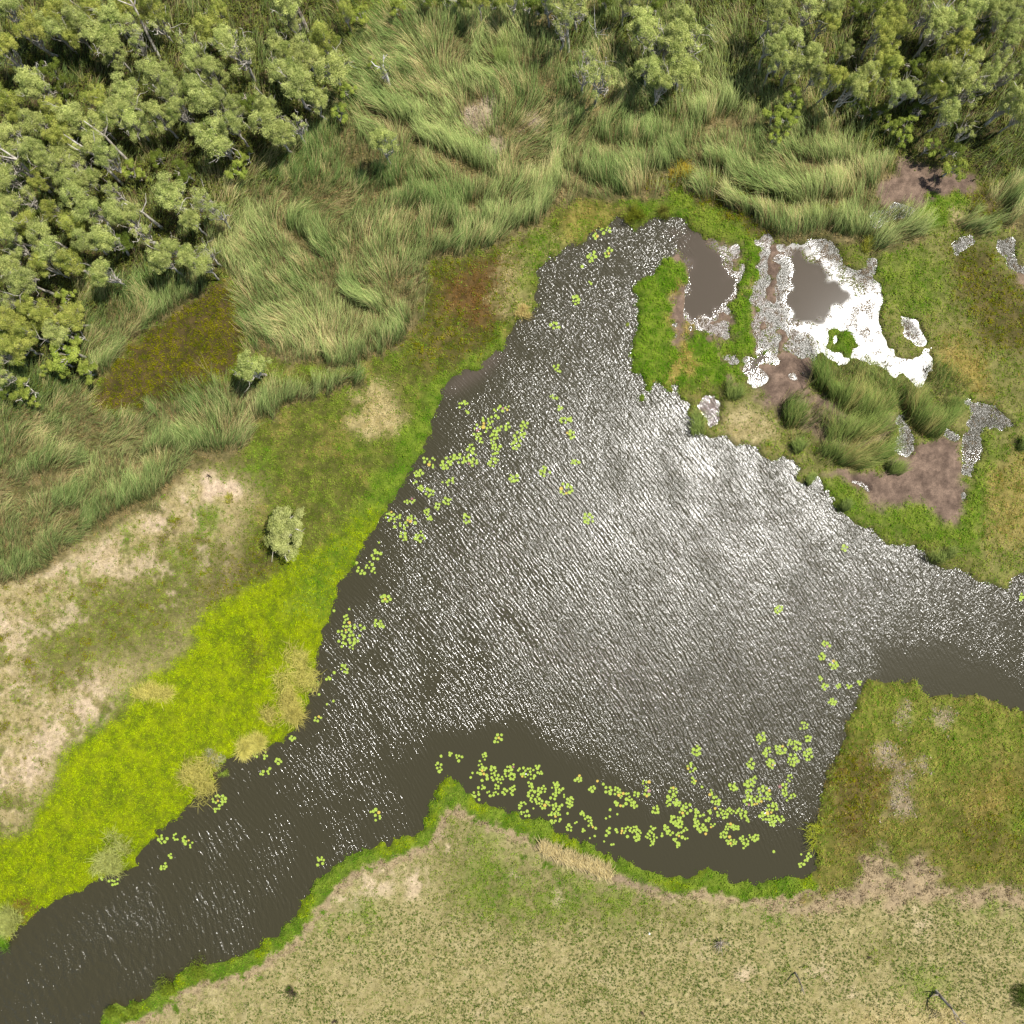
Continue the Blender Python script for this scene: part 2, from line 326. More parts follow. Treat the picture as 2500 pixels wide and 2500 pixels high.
pp('green', [(1090,920),(1130,890),(1200,850),(1240,800),(1250,830),(1200,870),(1110,930),(1075,990),(1062,1060),(1010,1140),(950,1240),(860,1280),(920,1160),(1005,1030),(1040,950)], 8, 9, 5, 1)
pp('green', [(1520,470),(1680,430),(1760,500),(1850,560),(1860,600),(1760,590),(1700,560),(1640,530),(1540,540)], 10, 9, 5, .7)
pp('lime', [(946,1220),(900,1250),(850,1285),(790,1330),(700,1365),(665,1410),(600,1440),(535,1462),(490,1520),(465,1570),(430,1600),(400,1650),(345,1680),(330,1695),(310,1740),(250,1780),(195,1800),(155,1860),(132,1920),(92,1990),(60,2035),(0,2045),(-300,2080),(-300,2420),(60,2300),(400,2080),(760,1820),(830,1500),(930,1300)], 9, 10, 6, 1)
pp('green', [(946,1215),(870,1270),(800,1330),(740,1380),(700,1500),(800,1500),(830,1420),(960,1230)], 16, 14, 8, .55)
pp('dark', [(590,1580),(640,1560),(650,1610),(600,1630)], 14, 12, 8, .55)
pp('rust', [(30,2200),(70,2195),(85,2230),(50,2245)], 8, 8, 5, .6)
# southern meadow
pp('field', SOUTH, 6, 8, 5, 1)
pp('tan', SOUTH, 6, 8, 5, .3)
pp('olive', [(1000,1960),(1130,1980),(1240,2040),(1330,2140),(1620,2170),(1760,2210),(1700,2260),(1300,2260),(1130,2260),(1080,2220),(1060,2120)], 22, 18, 8, .45)
for pl in ([(1180,2060),(1340,2110),(1500,2150),(1620,2180),(1560,2240),(1200,2240),(1120,2180)], [(830,2200),(920,2190),(930,2280),(840,2310)], [(1760,2190),(1810,2210),(1815,2240),(1770,2230)],
           [(2230,2195),(2400,2190),(2500,2200),(2600,2230),(2500,2260),(2330,2230)], [(700,2240),(760,2200),(820,2240),(760,2290)], [(1130,1990),(1220,2000),(1260,2060),(1190,2060)],
           [(1840,2220),(1940,2205),(1990,2240),(1860,2270)], [(2200,2340),(2330,2380),(2300,2480),(2180,2420)], [(1900,2380),(1960,2360),(1965,2410)]):
    pp('green', pl, 18, 16, 8, .62, .8)
for cx, cy, r in ((1370,2190,16),(1230,2370,14),(1290,2440,14),(2010,2380,20),(1480,2400,10),(2080,2420,22),(1190,2460,14),(1020,2150,30),(900,2170,26),(1265,2140,16),(2015,2330,14),(1100,2050,30),(850,2200,26),(1700,2320,20),(1640,2190,20),(1820,2380,26),(2250,2250,20),(2100,2440,16),(940,2150,30)):
    pp('bare', disc(cx, cy, r), 8, 10, 6, .7, .2)
pp('olive', [(2100,2300),(2150,2280),(2180,2330),(2120,2350)], 12, 12, 8, .6)
pp('straw', [(2060,2470),(2200,2440),(2330,2460),(2400,2480),(2400,2560),(2060,2560)], 16, 14, 8, .6)
# south-east block
SEB = [(2121,1650),(2500,1700),(2850,1760),(2850,2140),(2500,2120),(2400,2150),(2300,2150),(2220,2090),(2130,2075),(2105,2100),(2100,2160),(2050,2190),(1900,2195),(1980,2000),(1990,1900),(2080,1700)]
pp('olive', SEB, 7, 8, 5)
pp('green', [(2121,1655),(2260,1690),(2460,1740),(2600,1800),(2500,1850),(2420,1830),(2330,1900),(2280,1900),(2200,1780),(2060,1900),(1990,2120),(1950,2150),(2000,1960),(2080,1740)], 14, 16, 8, .6)
pp('rust', [(2040,1830),(2120,1800),(2180,1900),(2120,2030),(2020,2040)], 24, 18, 8, .35)
pp('gold', SEB, 20, 20, 8, .22)
pp('dark', [(2040,1850),(2110,1800),(2170,1880),(2110,2020),(2040,2040),(2010,1980)], 20, 18, 8, .65)
pp('dark', [(2380,2000),(2600,1950),(2600,2060),(2420,2080),(2300,2060)], 24, 18, 8, .6)
pp('gold', [(2350,1940),(2440,1900),(2480,1960),(2400,2000)], 20, 18, 8, .7)
pp('green', [(2440,1980),(2500,1960),(2600,2000),(2500,2040)], 12, 14, 8, .6)
for cx, cy, r in ((2165,1850,24),(2250,1868,20),(2200,1910,20),(2195,1965,26),(2180,1880,14),(2300,1750,22),(2215,1755,16)):
    pp('deadpale', disc(cx, cy, r), 8, 12, 6, .75)
pp('path', [(2095,2110),(2112,2072),(2150,2085),(2190,2115),(2250,2080),(2295,2125),(2285,2160),(2330,2170),(2400,2155),(2500,2170),(2850,2180),(2850,2200),(2500,2200),(2300,2200),(2150,2205),(2060,2212),(1980,2222),(1870,2230),(1865,2212),(1960,2195),(2090,2172)], 6, 9, 6, .95)
pp('green', [(2160,2130),(2200,2125),(2195,2142),(2165,2142)], 4, 6, 4, .8)
# dry lip and green fringe that follow the south bank, from the shore distance
shore = blur(land, 16)
reg_s = blur(raster([(150,2850),(250,2440),(500,2330),(700,2180),(850,2050),(1000,1980),(1080,1850),(1200,1920),(1330,1960),(1480,2060),(1600,2100),(1700,2080),(1960,2120),(2010,2170),(1950,2260),(1500,2240),(1250,2140),(1100,2080),(950,2150),(800,2250),(600,2420),(420,2500),(300,2850)]), 4)
dl = blur(land, 34) + .02 * N20 + .012 * N8
paint('path', reg_s * sst(dl, .84, .88) * (1 - sst(dl, .93, .97)), .8)
dl2 = blur(land, 24) + .03 * N20 + .02 * N8
paint('green', reg_s * (1 - sst(dl2, .90, .955)), 1)
paint('lime', reg_s * (1 - sst(dl2, .80, .9)) * sst(N50, -.6, .8), .55)
paint('mud', blur(raster([(1310,2060),(1500,2125),(1620,2160),(1600,2175),(1450,2140),(1330,2095)]), 5), .5)
# reed beds and woods
REEDS = {
 'main': ov([(395,490),(430,380),(540,270),(650,210),(690,60),(760,20),(900,10),(1000,20),(1080,20),(1250,30),(1400,60),(1460,180),(1560,210),(1650,300),(1700,330),(1660,350),(1655,385),(1690,400),(1745,430),(1740,450),(1650,487),(1600,460),(1500,462),(1440,440),(1380,400),(1310,375),(1290,350),(1230,385),(1180,385),(1140,370),(1090,375),(1040,400),(1020,435),(920,475),(810,495),(788,600),(770,650),(690,690),(560,690),(480,660),(455,560),(440,520)]),
 'west': ov([(-150,760),(60,705),(150,710),(185,775),(230,785),(300,755),(400,725),(470,720),(560,735),(680,705),(690,722),(560,765),(475,800),(468,850),(370,880),(300,960),(180,1010),(60,1090),(-150,1150)]),
 'small': ov([(140,560),(230,525),(390,520),(395,545),(330,590),(250,650),(195,718),(165,690)]),
 'isle': [(2006,850),(2030,905),(2090,878),(2160,895),(2170,935),(2200,920),(2245,975),(2255,905),(2300,890),(2310,930),(2355,935),(2340,980),(2310,1050),(2270,1080),(2235,1060),(2190,985),(2180,1060),(2170,1110),(2150,1135),(2080,1145),(2000,1140),(1970,1090),(1910,1050),(1895,985),(1965,950),(1975,985),(2060,1010),(1985,960),(1978,905)],
 'right': [(2400,500),(2470,430),(2560,400),(2560,560),(2450,570),(2440,520)],
 'tuft': [(2330,570),(2350,535),(2430,540),(2400,570)]}
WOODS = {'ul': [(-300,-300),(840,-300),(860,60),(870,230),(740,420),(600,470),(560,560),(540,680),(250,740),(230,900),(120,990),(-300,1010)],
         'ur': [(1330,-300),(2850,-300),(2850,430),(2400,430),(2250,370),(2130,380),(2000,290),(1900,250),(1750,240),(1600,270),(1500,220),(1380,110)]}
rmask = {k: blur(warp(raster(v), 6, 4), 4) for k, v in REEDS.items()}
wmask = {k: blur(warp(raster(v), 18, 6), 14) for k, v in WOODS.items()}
for k, m in rmask.items(): paint('reedfloor', m * (.3 if k == 'isle' else 1))
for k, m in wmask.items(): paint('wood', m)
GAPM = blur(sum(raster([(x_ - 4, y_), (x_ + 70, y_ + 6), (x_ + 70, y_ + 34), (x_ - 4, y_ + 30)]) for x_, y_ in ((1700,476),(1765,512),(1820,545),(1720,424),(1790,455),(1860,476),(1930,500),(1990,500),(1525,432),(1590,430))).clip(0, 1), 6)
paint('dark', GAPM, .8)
for pl in (disc(1165,290,36,.95), disc(1190,255,18), disc(1305,300,32,.6), disc(1215,360,16,2.)):
    pp('deadpale', pl, 7, 10, 5, .95)
# islets
paint('green', blur(islw, 3))
for pl in (ISL[0][:9], ISL[3]): pp('green', pl, 5, 4, 3)
paint('gold', blur(raster([(1640,690),(1700,690),(1700,930),(1600,950),(1660,860),(1625,790)]), 10) * sst(N20 + .5 * N8, -.8, .4), .8)
paint('mud', blur(mudw * (1 - islw), 3))
ISLE_BRIGHT = blur(islw, 5) * (1 - .0 * islw)

# ------------------------------------------------------------------ ground and water sheets
def axis(fine, half):
    a = np.arange(-half, half + fine / 2, fine); out = [a[-1]]; st = fine
    while out[-1] < 1800: st *= 1.35; out.append(out[-1] + st)
    o = np.array(out[1:]); return np.concatenate([-o[::-1], a, o])
def sheet(fine, half):
    ax = axis(fine, half); n = len(ax); X, Y = np.meshgrid(ax, ax)
    idx = np.arange(n * n).reshape(n, n)
    F = np.stack([idx[:-1, :-1], idx[:-1, 1:], idx[1:, 1:], idx[1:, :-1]], -1).reshape(-1, 4)
    return X.ravel(), Y.ravel(), F
X, Y, F = sheet(.2, 72)
px, py = X * 20 + 1250, 1250 - Y * 20
zl = samp(Lb, px, py)
relief = samp(N50, px, py) * .05 + samp(N20, px, py) * .03
Z = (zl - .5) * .8 + relief * (zl - .3).clip(0) 
gm = np.zeros((len(X), 3))
mixn = np.clip(.5 + .28 * samp(N20, px, py) + .22 * samp(M8, px, py), 0, 1)[:, None]
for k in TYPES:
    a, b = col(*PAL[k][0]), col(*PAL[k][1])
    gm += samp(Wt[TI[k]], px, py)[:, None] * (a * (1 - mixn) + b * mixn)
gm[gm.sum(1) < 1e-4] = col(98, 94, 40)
wet = samp(blur(shal * 1.0, 6), px, py)

m, t, N, L = newmat('ground_cover')
at = N.new('ShaderNodeAttribute'); at.attribute_name = 'Col'
tc = N.new('ShaderNodeTexCoord')
n1 = N.new('ShaderNodeTexNoise'); n1.inputs['Scale'].default_value = 2.2; n1.inputs['Detail'].default_value = 8; n1.inputs['Roughness'].default_value = .75
n2 = N.new('ShaderNodeTexNoise'); n2.inputs['Scale'].default_value = 9; n2.inputs['Detail'].default_value = 4
for n in (n1, n2): L.new(tc.outputs['Object'], n.inputs['Vector'])
ma = N.new('ShaderNodeMapRange'); ma.inputs[1].default_value = .3; ma.inputs[2].default_value = .7; ma.inputs[3].default_value = .62; ma.inputs[4].default_value = 1.38
mb = N.new('ShaderNodeMapRange'); mb.inputs[1].default_value = .3; mb.inputs[2].default_value = .7; mb.inputs[3].default_value = .75; mb.inputs[4].default_value = 1.25
L.new(n1.outputs[0], ma.inputs[0]); L.new(n2.outputs[0], mb.inputs[0])
mm = N.new('ShaderNodeMath'); mm.operation = 'MULTIPLY'; L.new(ma.outputs[0], mm.inputs[0]); L.new(mb.outputs[0], mm.inputs[1])
hs = N.new('ShaderNodeHueSaturation'); L.new(at.outputs['Color'], hs.inputs['Color']); L.new(mm.outputs[0], hs.inputs['Value'])
p = N.new('ShaderNodeBsdfPrincipled'); p.inputs['Roughness'].default_value = .9; p.inputs['Specular IOR Level'].default_value = .1
bp = N.new('ShaderNodeBump'); bp.inputs['Distance'].default_value = .12; bp.inputs['Strength'].default_value = .7
L.new(n1.outputs[0], bp.inputs['Height']); L.new(bp.outputs[0], p.inputs['Normal']); L.new(hs.outputs[0], p.inputs['Base Color'])
out = N.new('ShaderNodeOutputMaterial'); L.new(p.outputs[0], out.inputs[0])
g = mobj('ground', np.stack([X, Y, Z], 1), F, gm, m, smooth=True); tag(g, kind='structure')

# water: where the wind roughens it, where it lies calm
CALM_S = [(1010,1900),(1080,1800),(1230,1760),(1400,1830),(1480,1880),(1560,1935),(1620,1990),(1760,2010),(1850,2020),(1900,2060),(1960,2050),(2020,2180),(1050,2180)]
CALM_R = [(2110,1640),(2150,1575),(2250,1560),(2340,1600),(2450,1660),(2850,1700),(2850,1800),(2480,1760),(2120,1680)]
CALM_NW = [(1040,1060),(1060,960),(1120,900),(1240,840),(1180,940),(1100,1010),(1060,1130),(950,1290),(860,1430),(800,1600),(760,1680),(700,1830),(480,1970),(330,2120),(150,2220),(0,2330),(0,2300),(350,2050),(740,1730),(800,1450),(960,1200)]
glare = raster([(2062,700),(2130,680),(2180,730),(2160,850),(2290,830),(2290,960),(2180,940),(2100,890),(2020,895),(2000,870),(2045,800),(2082,752),(2104,722)])
glare_r = glare
amp = np.ones((NG, NG))
for pl, v, sf in ((CALM_S, .1, 28), (CALM_R, .16, 24), (CALM_NW, .35, 30)):
    mk = blur(warp(raster(pl), 10, 4, 8), sf); amp *= 1 - (1 - v) * mk
far_l = sst(-(GX - GY * .0), -1150, -150)      # weaker breeze in the western arm
amp *= 1 + .12 * sst(-GX + .8 * GY, 300, 1300) + 1.25 * sst(-GX + .8 * GY, 900, 1600)
amp *= .92 + .08 * N50 + .05 * N120
ball = 1 - shal
amp *= .75 + .25 * sst(blur(water_far, 14), .5, .9)
RB = blur(raster([(1500,900),(1700,1000),(2000,1200),(2300,1350),(2500,1440),(2500,1560),(2150,1560),(2080,1750),(2000,1900),(1700,1900),(1500,1700),(1300,1400),(1300,1100)]), 90)
amp = amp * (1.22 - .12 * RB + .2 * blur(raster([(1400,900),(2000,1100),(2300,1300),(2100,1500),(1500,1400)]), 90) + .65 * blur(raster([(1500,1500),(2200,1500),(2080,2000),(1300,2000),(1300,1700)]), 80))
Xw, Yw, Fw = sheet(.25, 72)
pxw, pyw = Xw * 20 + 1250, 1250 - Yw * 20
c1 = (500, 2000)
th = math.radians(38)
u = (np.sqrt((pxw - c1[0]) ** 2 + (pyw - c1[1]) ** 2 + 480 ** 2) * .5 + ((pxw - 1250) * math.cos(th) - (pyw - 1250) * math.sin(th)) * .75) / 20
v = ((pxw - 1250) * math.sin(th) + (pyw - 1250) * math.cos(th)) / 20
spk = samp(blur(spr, 10) * (1 - calm_b), pxw, pyw)
pudm = np.zeros((NG, NG))
for q in PUD[:8] + PUD[9:]: pudm = np.maximum(pudm, raster(q))
spk = np.maximum(spk, samp(blur(pudm, 3) * (1 - calm_b), pxw, pyw))
gl = samp(blur(warp(glare, 12, 9), 8), pxw, pyw)
spk = spk * (1 - .75 * gl) + .0
spk = np.maximum(spk, .3 * gl)
spk = spk + 1.3 * samp(blur(raster([(1960,570),(2130,570),(2150,690),(2100,690),(2040,650)]), 12), pxw, pyw)
rghv = .14 + .06 * samp(RB, pxw, pyw) + .10 * np.clip(samp(blur(shal, 8), pxw, pyw) + samp(blur(pudm, 3), pxw, pyw), 0, 1)
rghv = rghv * (1 - .72 * np.clip(samp(calm_b, pxw, pyw) * 1.3 * (1 - gl), 0, 1)) + .03 * gl
brown = samp(blur(raster([(1070,960),(1130,905),(1200,850),(1235,850),(1210,890),(1170,925),(1110,960)]), 12) * .5 + .95 * blur(shal, 6) * sst(N20 + N8 * .8 - .012 * (GX - 1850), -1.0, .6) * (1 - calm_b) + .45 * calm_b + .7 * blur(raster(PUD[8]), 3) + .7 * blur(raster(PUD[7]), 3), pxw, pyw)
m, t, N, L = newmat('lake_water')
def attr(n):
    a = N.new('ShaderNodeAttribute'); a.attribute_name = n; return a.outputs['Fac']
def mth(op, a, b=None, c=None):
    x = N.new('ShaderNodeMath'); x.operation = op
    for i, v_ in enumerate((a, b, c)):
        if v_ is None: continue
        if isinstance(v_, (int, float)): x.inputs[i].default_value = v_
        else: L.new(v_, x.inputs[i])
    return x.outputs[0]
def noise_uv(su, sv, det, rough=.5, dist=0.0, off=0):
    cx = N.new('ShaderNodeCombineXYZ'); L.new(mth('MULTIPLY', attr('wu'), su), cx.inputs[0]); L.new(mth('MULTIPLY', attr('wv'), sv), cx.inputs[1])
    cx.inputs[2].default_value = off
    n = N.new('ShaderNodeTexNoise'); n.inputs['Scale'].default_value = 1; n.inputs['Detail'].default_value = det; n.inputs['Roughness'].default_value = rough; n.inputs['Distortion'].default_value = dist
    L.new(cx.outputs[0], n.inputs['Vector']); return n.outputs[0]
w1 = noise_uv(2.8, .8, 2, .5, .25)            # main wave trains
cxw = N.new('ShaderNodeCombineXYZ'); L.new(attr('wu'), cxw.inputs[0]); L.new(mth('MULTIPLY', attr('wv'), .45), cxw.inputs[1])
wv_ = N.new('ShaderNodeTexWave'); wv_.wave_type = 'BANDS'; wv_.bands_direction = 'X'; wv_.wave_profile = 'SIN'
wv_.inputs['Scale'].default_value = .60; wv_.inputs['Distortion'].default_value = 12; wv_.inputs['Detail'].default_value = 2.5
wv_.inputs['Detail Scale'].default_value = .75; wv_.inputs['Detail Roughness'].default_value = .55
L.new(cxw.outputs[0], wv_.inputs['Vector'])
gust = N.new('ShaderNodeMapRange'); gust.inputs[1].default_value = .3; gust.inputs[2].default_value = .7; gust.inputs[3].default_value = .55; gust.inputs[4].default_value = 1.25
L.new(noise_uv(.22, .16, 2, .5, .0, 3), gust.inputs[0])
w2 = noise_uv(6.0, 3.0, 2, .55, .3, 5)          # wavelets riding on them
w3 = noise_uv(1.8, 5.5, 1, .5, .2, 9)            # cross ripples
tc = N.new('ShaderNodeTexCoord')
w4 = N.new('ShaderNodeTexNoise'); w4.inputs['Scale'].default_value = 6.5; w4.inputs['Detail'].default_value = 2; L.new(tc.outputs['Object'], w4.inputs['Vector'])
wp = N.new('ShaderNodeTexNoise'); wp.inputs['Scale'].default_value = 2.4; wp.inputs['Detail'].default_value = 4; wp.inputs['Roughness'].default_value = .6; L.new(tc.outputs['Object'], wp.inputs['Vector'])
hsum = mth('ADD', mth('ADD', mth('ADD', mth('MULTIPLY', w1, .082), mth('MULTIPLY', wv_.outputs['Fac'], .015)), mth('MULTIPLY', w2, .040)), mth('ADD', mth('MULTIPLY', w3, .018), mth('MULTIPLY', w4.outputs[0], .018)))
hgt = mth('MULTIPLY', mth('MULTIPLY', mth('SUBTRACT', hsum, .082), gust.outputs[0]), attr('amp'))
hgt = mth('ADD', hgt, mth('MULTIPLY', mth('SUBTRACT', mth('ADD', w4.outputs[0], wp.outputs[0]), 1.0), mth('MULTIPLY', attr('spk'), .05)))
bp = N.new('ShaderNodeBump'); bp.inputs['Strength'].default_value = 1; bp.inputs['Distance'].default_value = 1.0
L.new(hgt, bp.inputs['Height'])
mc = N.new('ShaderNodeMix'); mc.data_type = 'RGBA'; mc.inputs['A'].default_value = (.0285, .0248, .0118, 1); mc.inputs['B'].default_value = (.078, .058, .045, 1)
L.new(attr('brown'), mc.inputs['Factor'])
p = N.new('ShaderNodeBsdfPrincipled'); L.new(mc.outputs['Result'], p.inputs['Base Color']); L.new(attr('rgh'), p.inputs['Roughness'])
p.inputs['IOR'].default_value = 1.36; L.new(bp.outputs[0], p.inputs['Normal'])
out = N.new('ShaderNodeOutputMaterial'); L.new(p.outputs[0], out.inputs[0])
wz = np.zeros_like(Xw)
pw = mobj('water', np.stack([Xw, Yw, wz], 1), Fw, None, m, smooth=True, extra={'wu': u, 'wv': v, 'amp': samp(amp * (1 - shal), pxw, pyw), 'spk': spk, 'brown': np.clip(brown, 0, 1), 'rgh': rghv})
tag(pw, kind='structure')

def land_z(px, py): 
    zz = samp(Lb, px, py); return (zz - .5) * .8 + (samp(N50, px, py) * .05 + samp(N20, px, py) * .03) * np.clip(zz - .3, 0, None)

# ------------------------------------------------------------------ leaf scatter for the ground covers
def leaves(P, Nn, size, aspect, colr, r=rng):
    """diamond leaves centred at P with normals Nn"""
    n = len(P); Nn = Nn / np.linalg.norm(Nn, axis=1, keepdims=True)
    a = r.standard_normal((n, 3)); T = np.cross(Nn, a); T /= np.linalg.norm(T, axis=1, keepdims=True) + 1e-9
    B = np.cross(Nn, T); s = size[:, None] * .5
    V = np.stack([P - T * s, P - B * s * aspect, P + T * s, P + B * s * aspect], 1).reshape(-1, 3)
    Fx = np.arange(n * 4).reshape(n, 4)
    return V, Fx, np.repeat(colr, 4, 0)
SCAT = {'olive': ('olive_weed', 'low olive green weed covering the flats round the lake'), 'lime': ('lime_weed_mat', 'bright lime green weed mat along the left bank of the lake'),
 'green': ('bank_grass', 'fresh green grass fringing the banks and islets'), 'dark': ('dark_weed', 'dark mustard green weed carpet, densest in the clearing beside the left wood'),
 'tan': ('dry_grass', 'thin dry grass on the sandy left meadow'), 'rust': ('rusty_weed', 'rusty red brown weed patch beside the reeds'), 'straw': ('straw_grass', 'bleached straw coloured grass patches'),
 'field': ('meadow_grass', 'short grazed grass of the meadow below the lake'), 'wood': ('forest_undergrowth', 'dark undergrowth on the floor of the woods'),
 'reedfloor': ('reed_litter', 'fallen reed litter under the reed beds'), 'path': ('trampled_grass', 'trampled brown grass along the bank above the meadow'),
 'gold': ('golden_weed', 'yellow brown weed in patches on the right flats'), 'deadpale': ('dead_reeds', 'flattened pale grey dead reeds'), 'bare': None, 'mud': None}
NS = 420000
sx, sy = rng.uniform(-70, 2570, NS), rng.uniform(-70, 2570, NS)
onland = samp(Lb, sx, sy) > .40 + .09 * samp(N8, sx, sy)
sx, sy = sx[onland], sy[onland]
cum = np.zeros(len(sx)); pick = rng.random(len(sx)); typ = np.full(len(sx), -1)
for i, k in enumerate(TYPES):
    nc = cum + samp(Wt[i], sx, sy); typ[(pick >= cum) & (pick < nc)] = i; cum = nc
per_m2 = NS / (2640 / 20) ** 2
keep = rng.random(len(sx)); KL = 7
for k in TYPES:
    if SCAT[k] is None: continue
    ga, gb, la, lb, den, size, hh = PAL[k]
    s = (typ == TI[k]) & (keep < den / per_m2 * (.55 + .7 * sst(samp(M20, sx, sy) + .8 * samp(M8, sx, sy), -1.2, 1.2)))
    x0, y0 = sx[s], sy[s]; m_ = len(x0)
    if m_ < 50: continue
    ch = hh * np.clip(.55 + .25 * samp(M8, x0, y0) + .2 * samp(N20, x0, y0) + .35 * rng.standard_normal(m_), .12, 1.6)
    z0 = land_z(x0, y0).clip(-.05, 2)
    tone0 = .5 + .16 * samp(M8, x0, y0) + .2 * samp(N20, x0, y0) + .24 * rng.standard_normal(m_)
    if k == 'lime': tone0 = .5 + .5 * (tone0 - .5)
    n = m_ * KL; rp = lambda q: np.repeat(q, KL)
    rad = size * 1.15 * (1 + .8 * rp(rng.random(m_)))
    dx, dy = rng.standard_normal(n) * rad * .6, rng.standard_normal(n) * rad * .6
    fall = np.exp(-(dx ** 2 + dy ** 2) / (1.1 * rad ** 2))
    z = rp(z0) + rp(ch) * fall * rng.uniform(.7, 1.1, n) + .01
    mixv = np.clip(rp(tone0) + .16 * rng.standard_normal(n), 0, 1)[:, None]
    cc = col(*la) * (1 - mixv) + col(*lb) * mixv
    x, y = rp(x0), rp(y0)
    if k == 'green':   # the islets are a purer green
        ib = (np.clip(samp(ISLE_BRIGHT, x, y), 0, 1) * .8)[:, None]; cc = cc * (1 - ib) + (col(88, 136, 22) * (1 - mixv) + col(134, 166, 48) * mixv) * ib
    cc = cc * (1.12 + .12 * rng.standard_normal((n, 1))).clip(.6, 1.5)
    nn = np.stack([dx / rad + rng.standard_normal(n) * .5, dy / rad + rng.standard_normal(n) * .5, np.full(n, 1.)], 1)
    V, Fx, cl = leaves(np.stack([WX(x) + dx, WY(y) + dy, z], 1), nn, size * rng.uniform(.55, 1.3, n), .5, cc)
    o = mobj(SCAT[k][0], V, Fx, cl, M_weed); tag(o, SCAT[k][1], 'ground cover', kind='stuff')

fw = np.clip(blur(warp(shal_r, 10, 6), 5) * (1 - calm_b * 1.2) * (1 - islw) * water_far * sst(N20 + .9 * N8 + .35 * (1850 - GX) / 150, -.5, 1.3) * (1 - .15 * blur(glare_r, 6)) + .8 * sst(calm_b, .06, .3) * (1 - sst(calm_b, .4, .75)) * shal_r * water_far * sst(N8 + .5 * M20, -.3, .9) + .95 * blur(raster([(1960,590),(2130,590),(2150,700),(2100,700),(2040,650)]), 8) * water_far * sst(N8 + .6 * N20, -.6, .6), 0, 1)
fw = np.maximum(fw, .7 * blur(raster([(2140,740),(2290,760),(2330,900),(2260,960),(2240,860),(2160,850)]), 8) * water_far * sst(N20 + N8, .2, 1.))
fw = np.maximum(fw, .5 * sum(blur(raster(q), 4) for q in PUD[:6]) * water_far * sst(N8 + .6 * M8, .2, 1.))
x, y = rng.uniform(1600, 2520, 260000), rng.uniform(460, 1260, 260000); s = rng.random(len(x)) < samp(fw, x, y) * .95; x, y = x[s], y[s]; n = len(x)
tn = rng.random((n, 1)); gr = (rng.random(n) < sst(samp(N50, x, y), -.2, 1.4) * .6)[:, None]
cc = np.where(gr, col(96, 116, 36) * (1 - tn) + col(140, 150, 60) * tn, col(104, 88, 72) * (1 - tn) + col(158, 142, 116) * tn)
V, Fx, cl = leaves(np.stack([WX(x), WY(y), .012 + .05 * rng.random(n)], 1), np.stack([rng.standard_normal(n) * .25, rng.standard_normal(n) * .25, np.ones(n)], 1), rng.uniform(.08, .22, n), .5, cc)
tag(mobj('floating_weed', V, Fx, cl, M_weed), 'brown and green weed scraps floating in the glaring shallows', 'water weed', kind='stuff')

# small green tussocks all over the grazed meadow
fm = raster(SOUTH) * (1 - reg_s) * (Wt[TI['field']] + .5 * Wt[TI['tan']])
nt_ = 42000
x, y = rng.uniform(-50, 2550, nt_), rng.uniform(2120, 2550, nt_)
s = rng.random(nt_) < samp(fm, x, y) * .85 * sst(samp(N50, x, y) + .7 * samp(N20, x, y), -2.2, .6) * sst(y + (x > 1700) * 30, 2150, 2260); x, y = x[s], y[s]
k = 9; n = len(x) * k
xx = np.repeat(x, k) + rng.standard_normal(n) * 1.15; yy = np.repeat(y, k) + rng.standard_normal(n) * 1.15
tone = np.repeat(rng.random(len(x)), k)[:, None]
cc = (col(78, 102, 36) * (1 - tone) + col(120, 148, 56) * tone) * (1 + .15 * rng.standard_normal((n, 1))).clip(.6, 1.4)
V, Fx, cl = leaves(np.stack([WX(xx), WY(yy), land_z(xx, yy) + rng.uniform(.03, .16, n)], 1), np.stack([rng.standard_normal(n), rng.standard_normal(n), np.full(n, .9)], 1), rng.uniform(.08, .15, n), .5, cc)
tag(mobj('grass_tussocks', V, Fx, cl, M_weed), 'small dark green tussocks dotted over the grazed meadow', 'grass', kind='stuff')

# ------------------------------------------------------------------ blades (reeds, sedges)
def blades(x, y, z0, ang, length, lean, width, cbase, ctip, seg=4, r=rng, gam=1.0):
    n = len(x); s = np.linspace(0, 1, seg + 1)[None, :]
    hl = (length * lean)[:, None]; vl = (length * np.sqrt(np.clip(1 - lean ** 2, .05, 1)))[:, None]
    hx = hl * (s * .35 + s ** 2 * .65); hz = vl * (s * 1.25 - .35 * s ** 2.5)
    da = ang[:, None] + (r.standard_normal((n, 1)) * .18) * s
    cx = x[:, None] + hx * np.cos(da); cy = y[:, None] + hx * np.sin(da); cz = z0[:, None] + hz
    wd = width[:, None] * (1 - .85 * s ** 1.6) * .5
    roll = (r.random((n, 1)) - .5) * 1.6
    nx, ny, nz = -np.sin(da) * np.cos(roll), np.cos(da) * np.cos(roll), np.sin(roll) * np.ones_like(da)
    A = np.stack([cx - nx * wd, cy - ny * wd, cz - nz * wd], -1); B = np.stack([cx + nx * wd, cy + ny * wd, cz + nz * wd], -1)
    V = np.stack([A, B], 2).reshape(-1, 3)
    base = (np.arange(n) * (seg + 1) * 2)[:, None]; k = np.arange(seg)[None, :] * 2
    Fx = np.stack([base + k, base + k + 1, base + k + 3, base + k + 2], -1).reshape(-1, 4)
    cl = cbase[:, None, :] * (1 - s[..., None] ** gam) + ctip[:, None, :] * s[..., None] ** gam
    return V, Fx, np.repeat(cl.reshape(-1, 3), 2, 0)

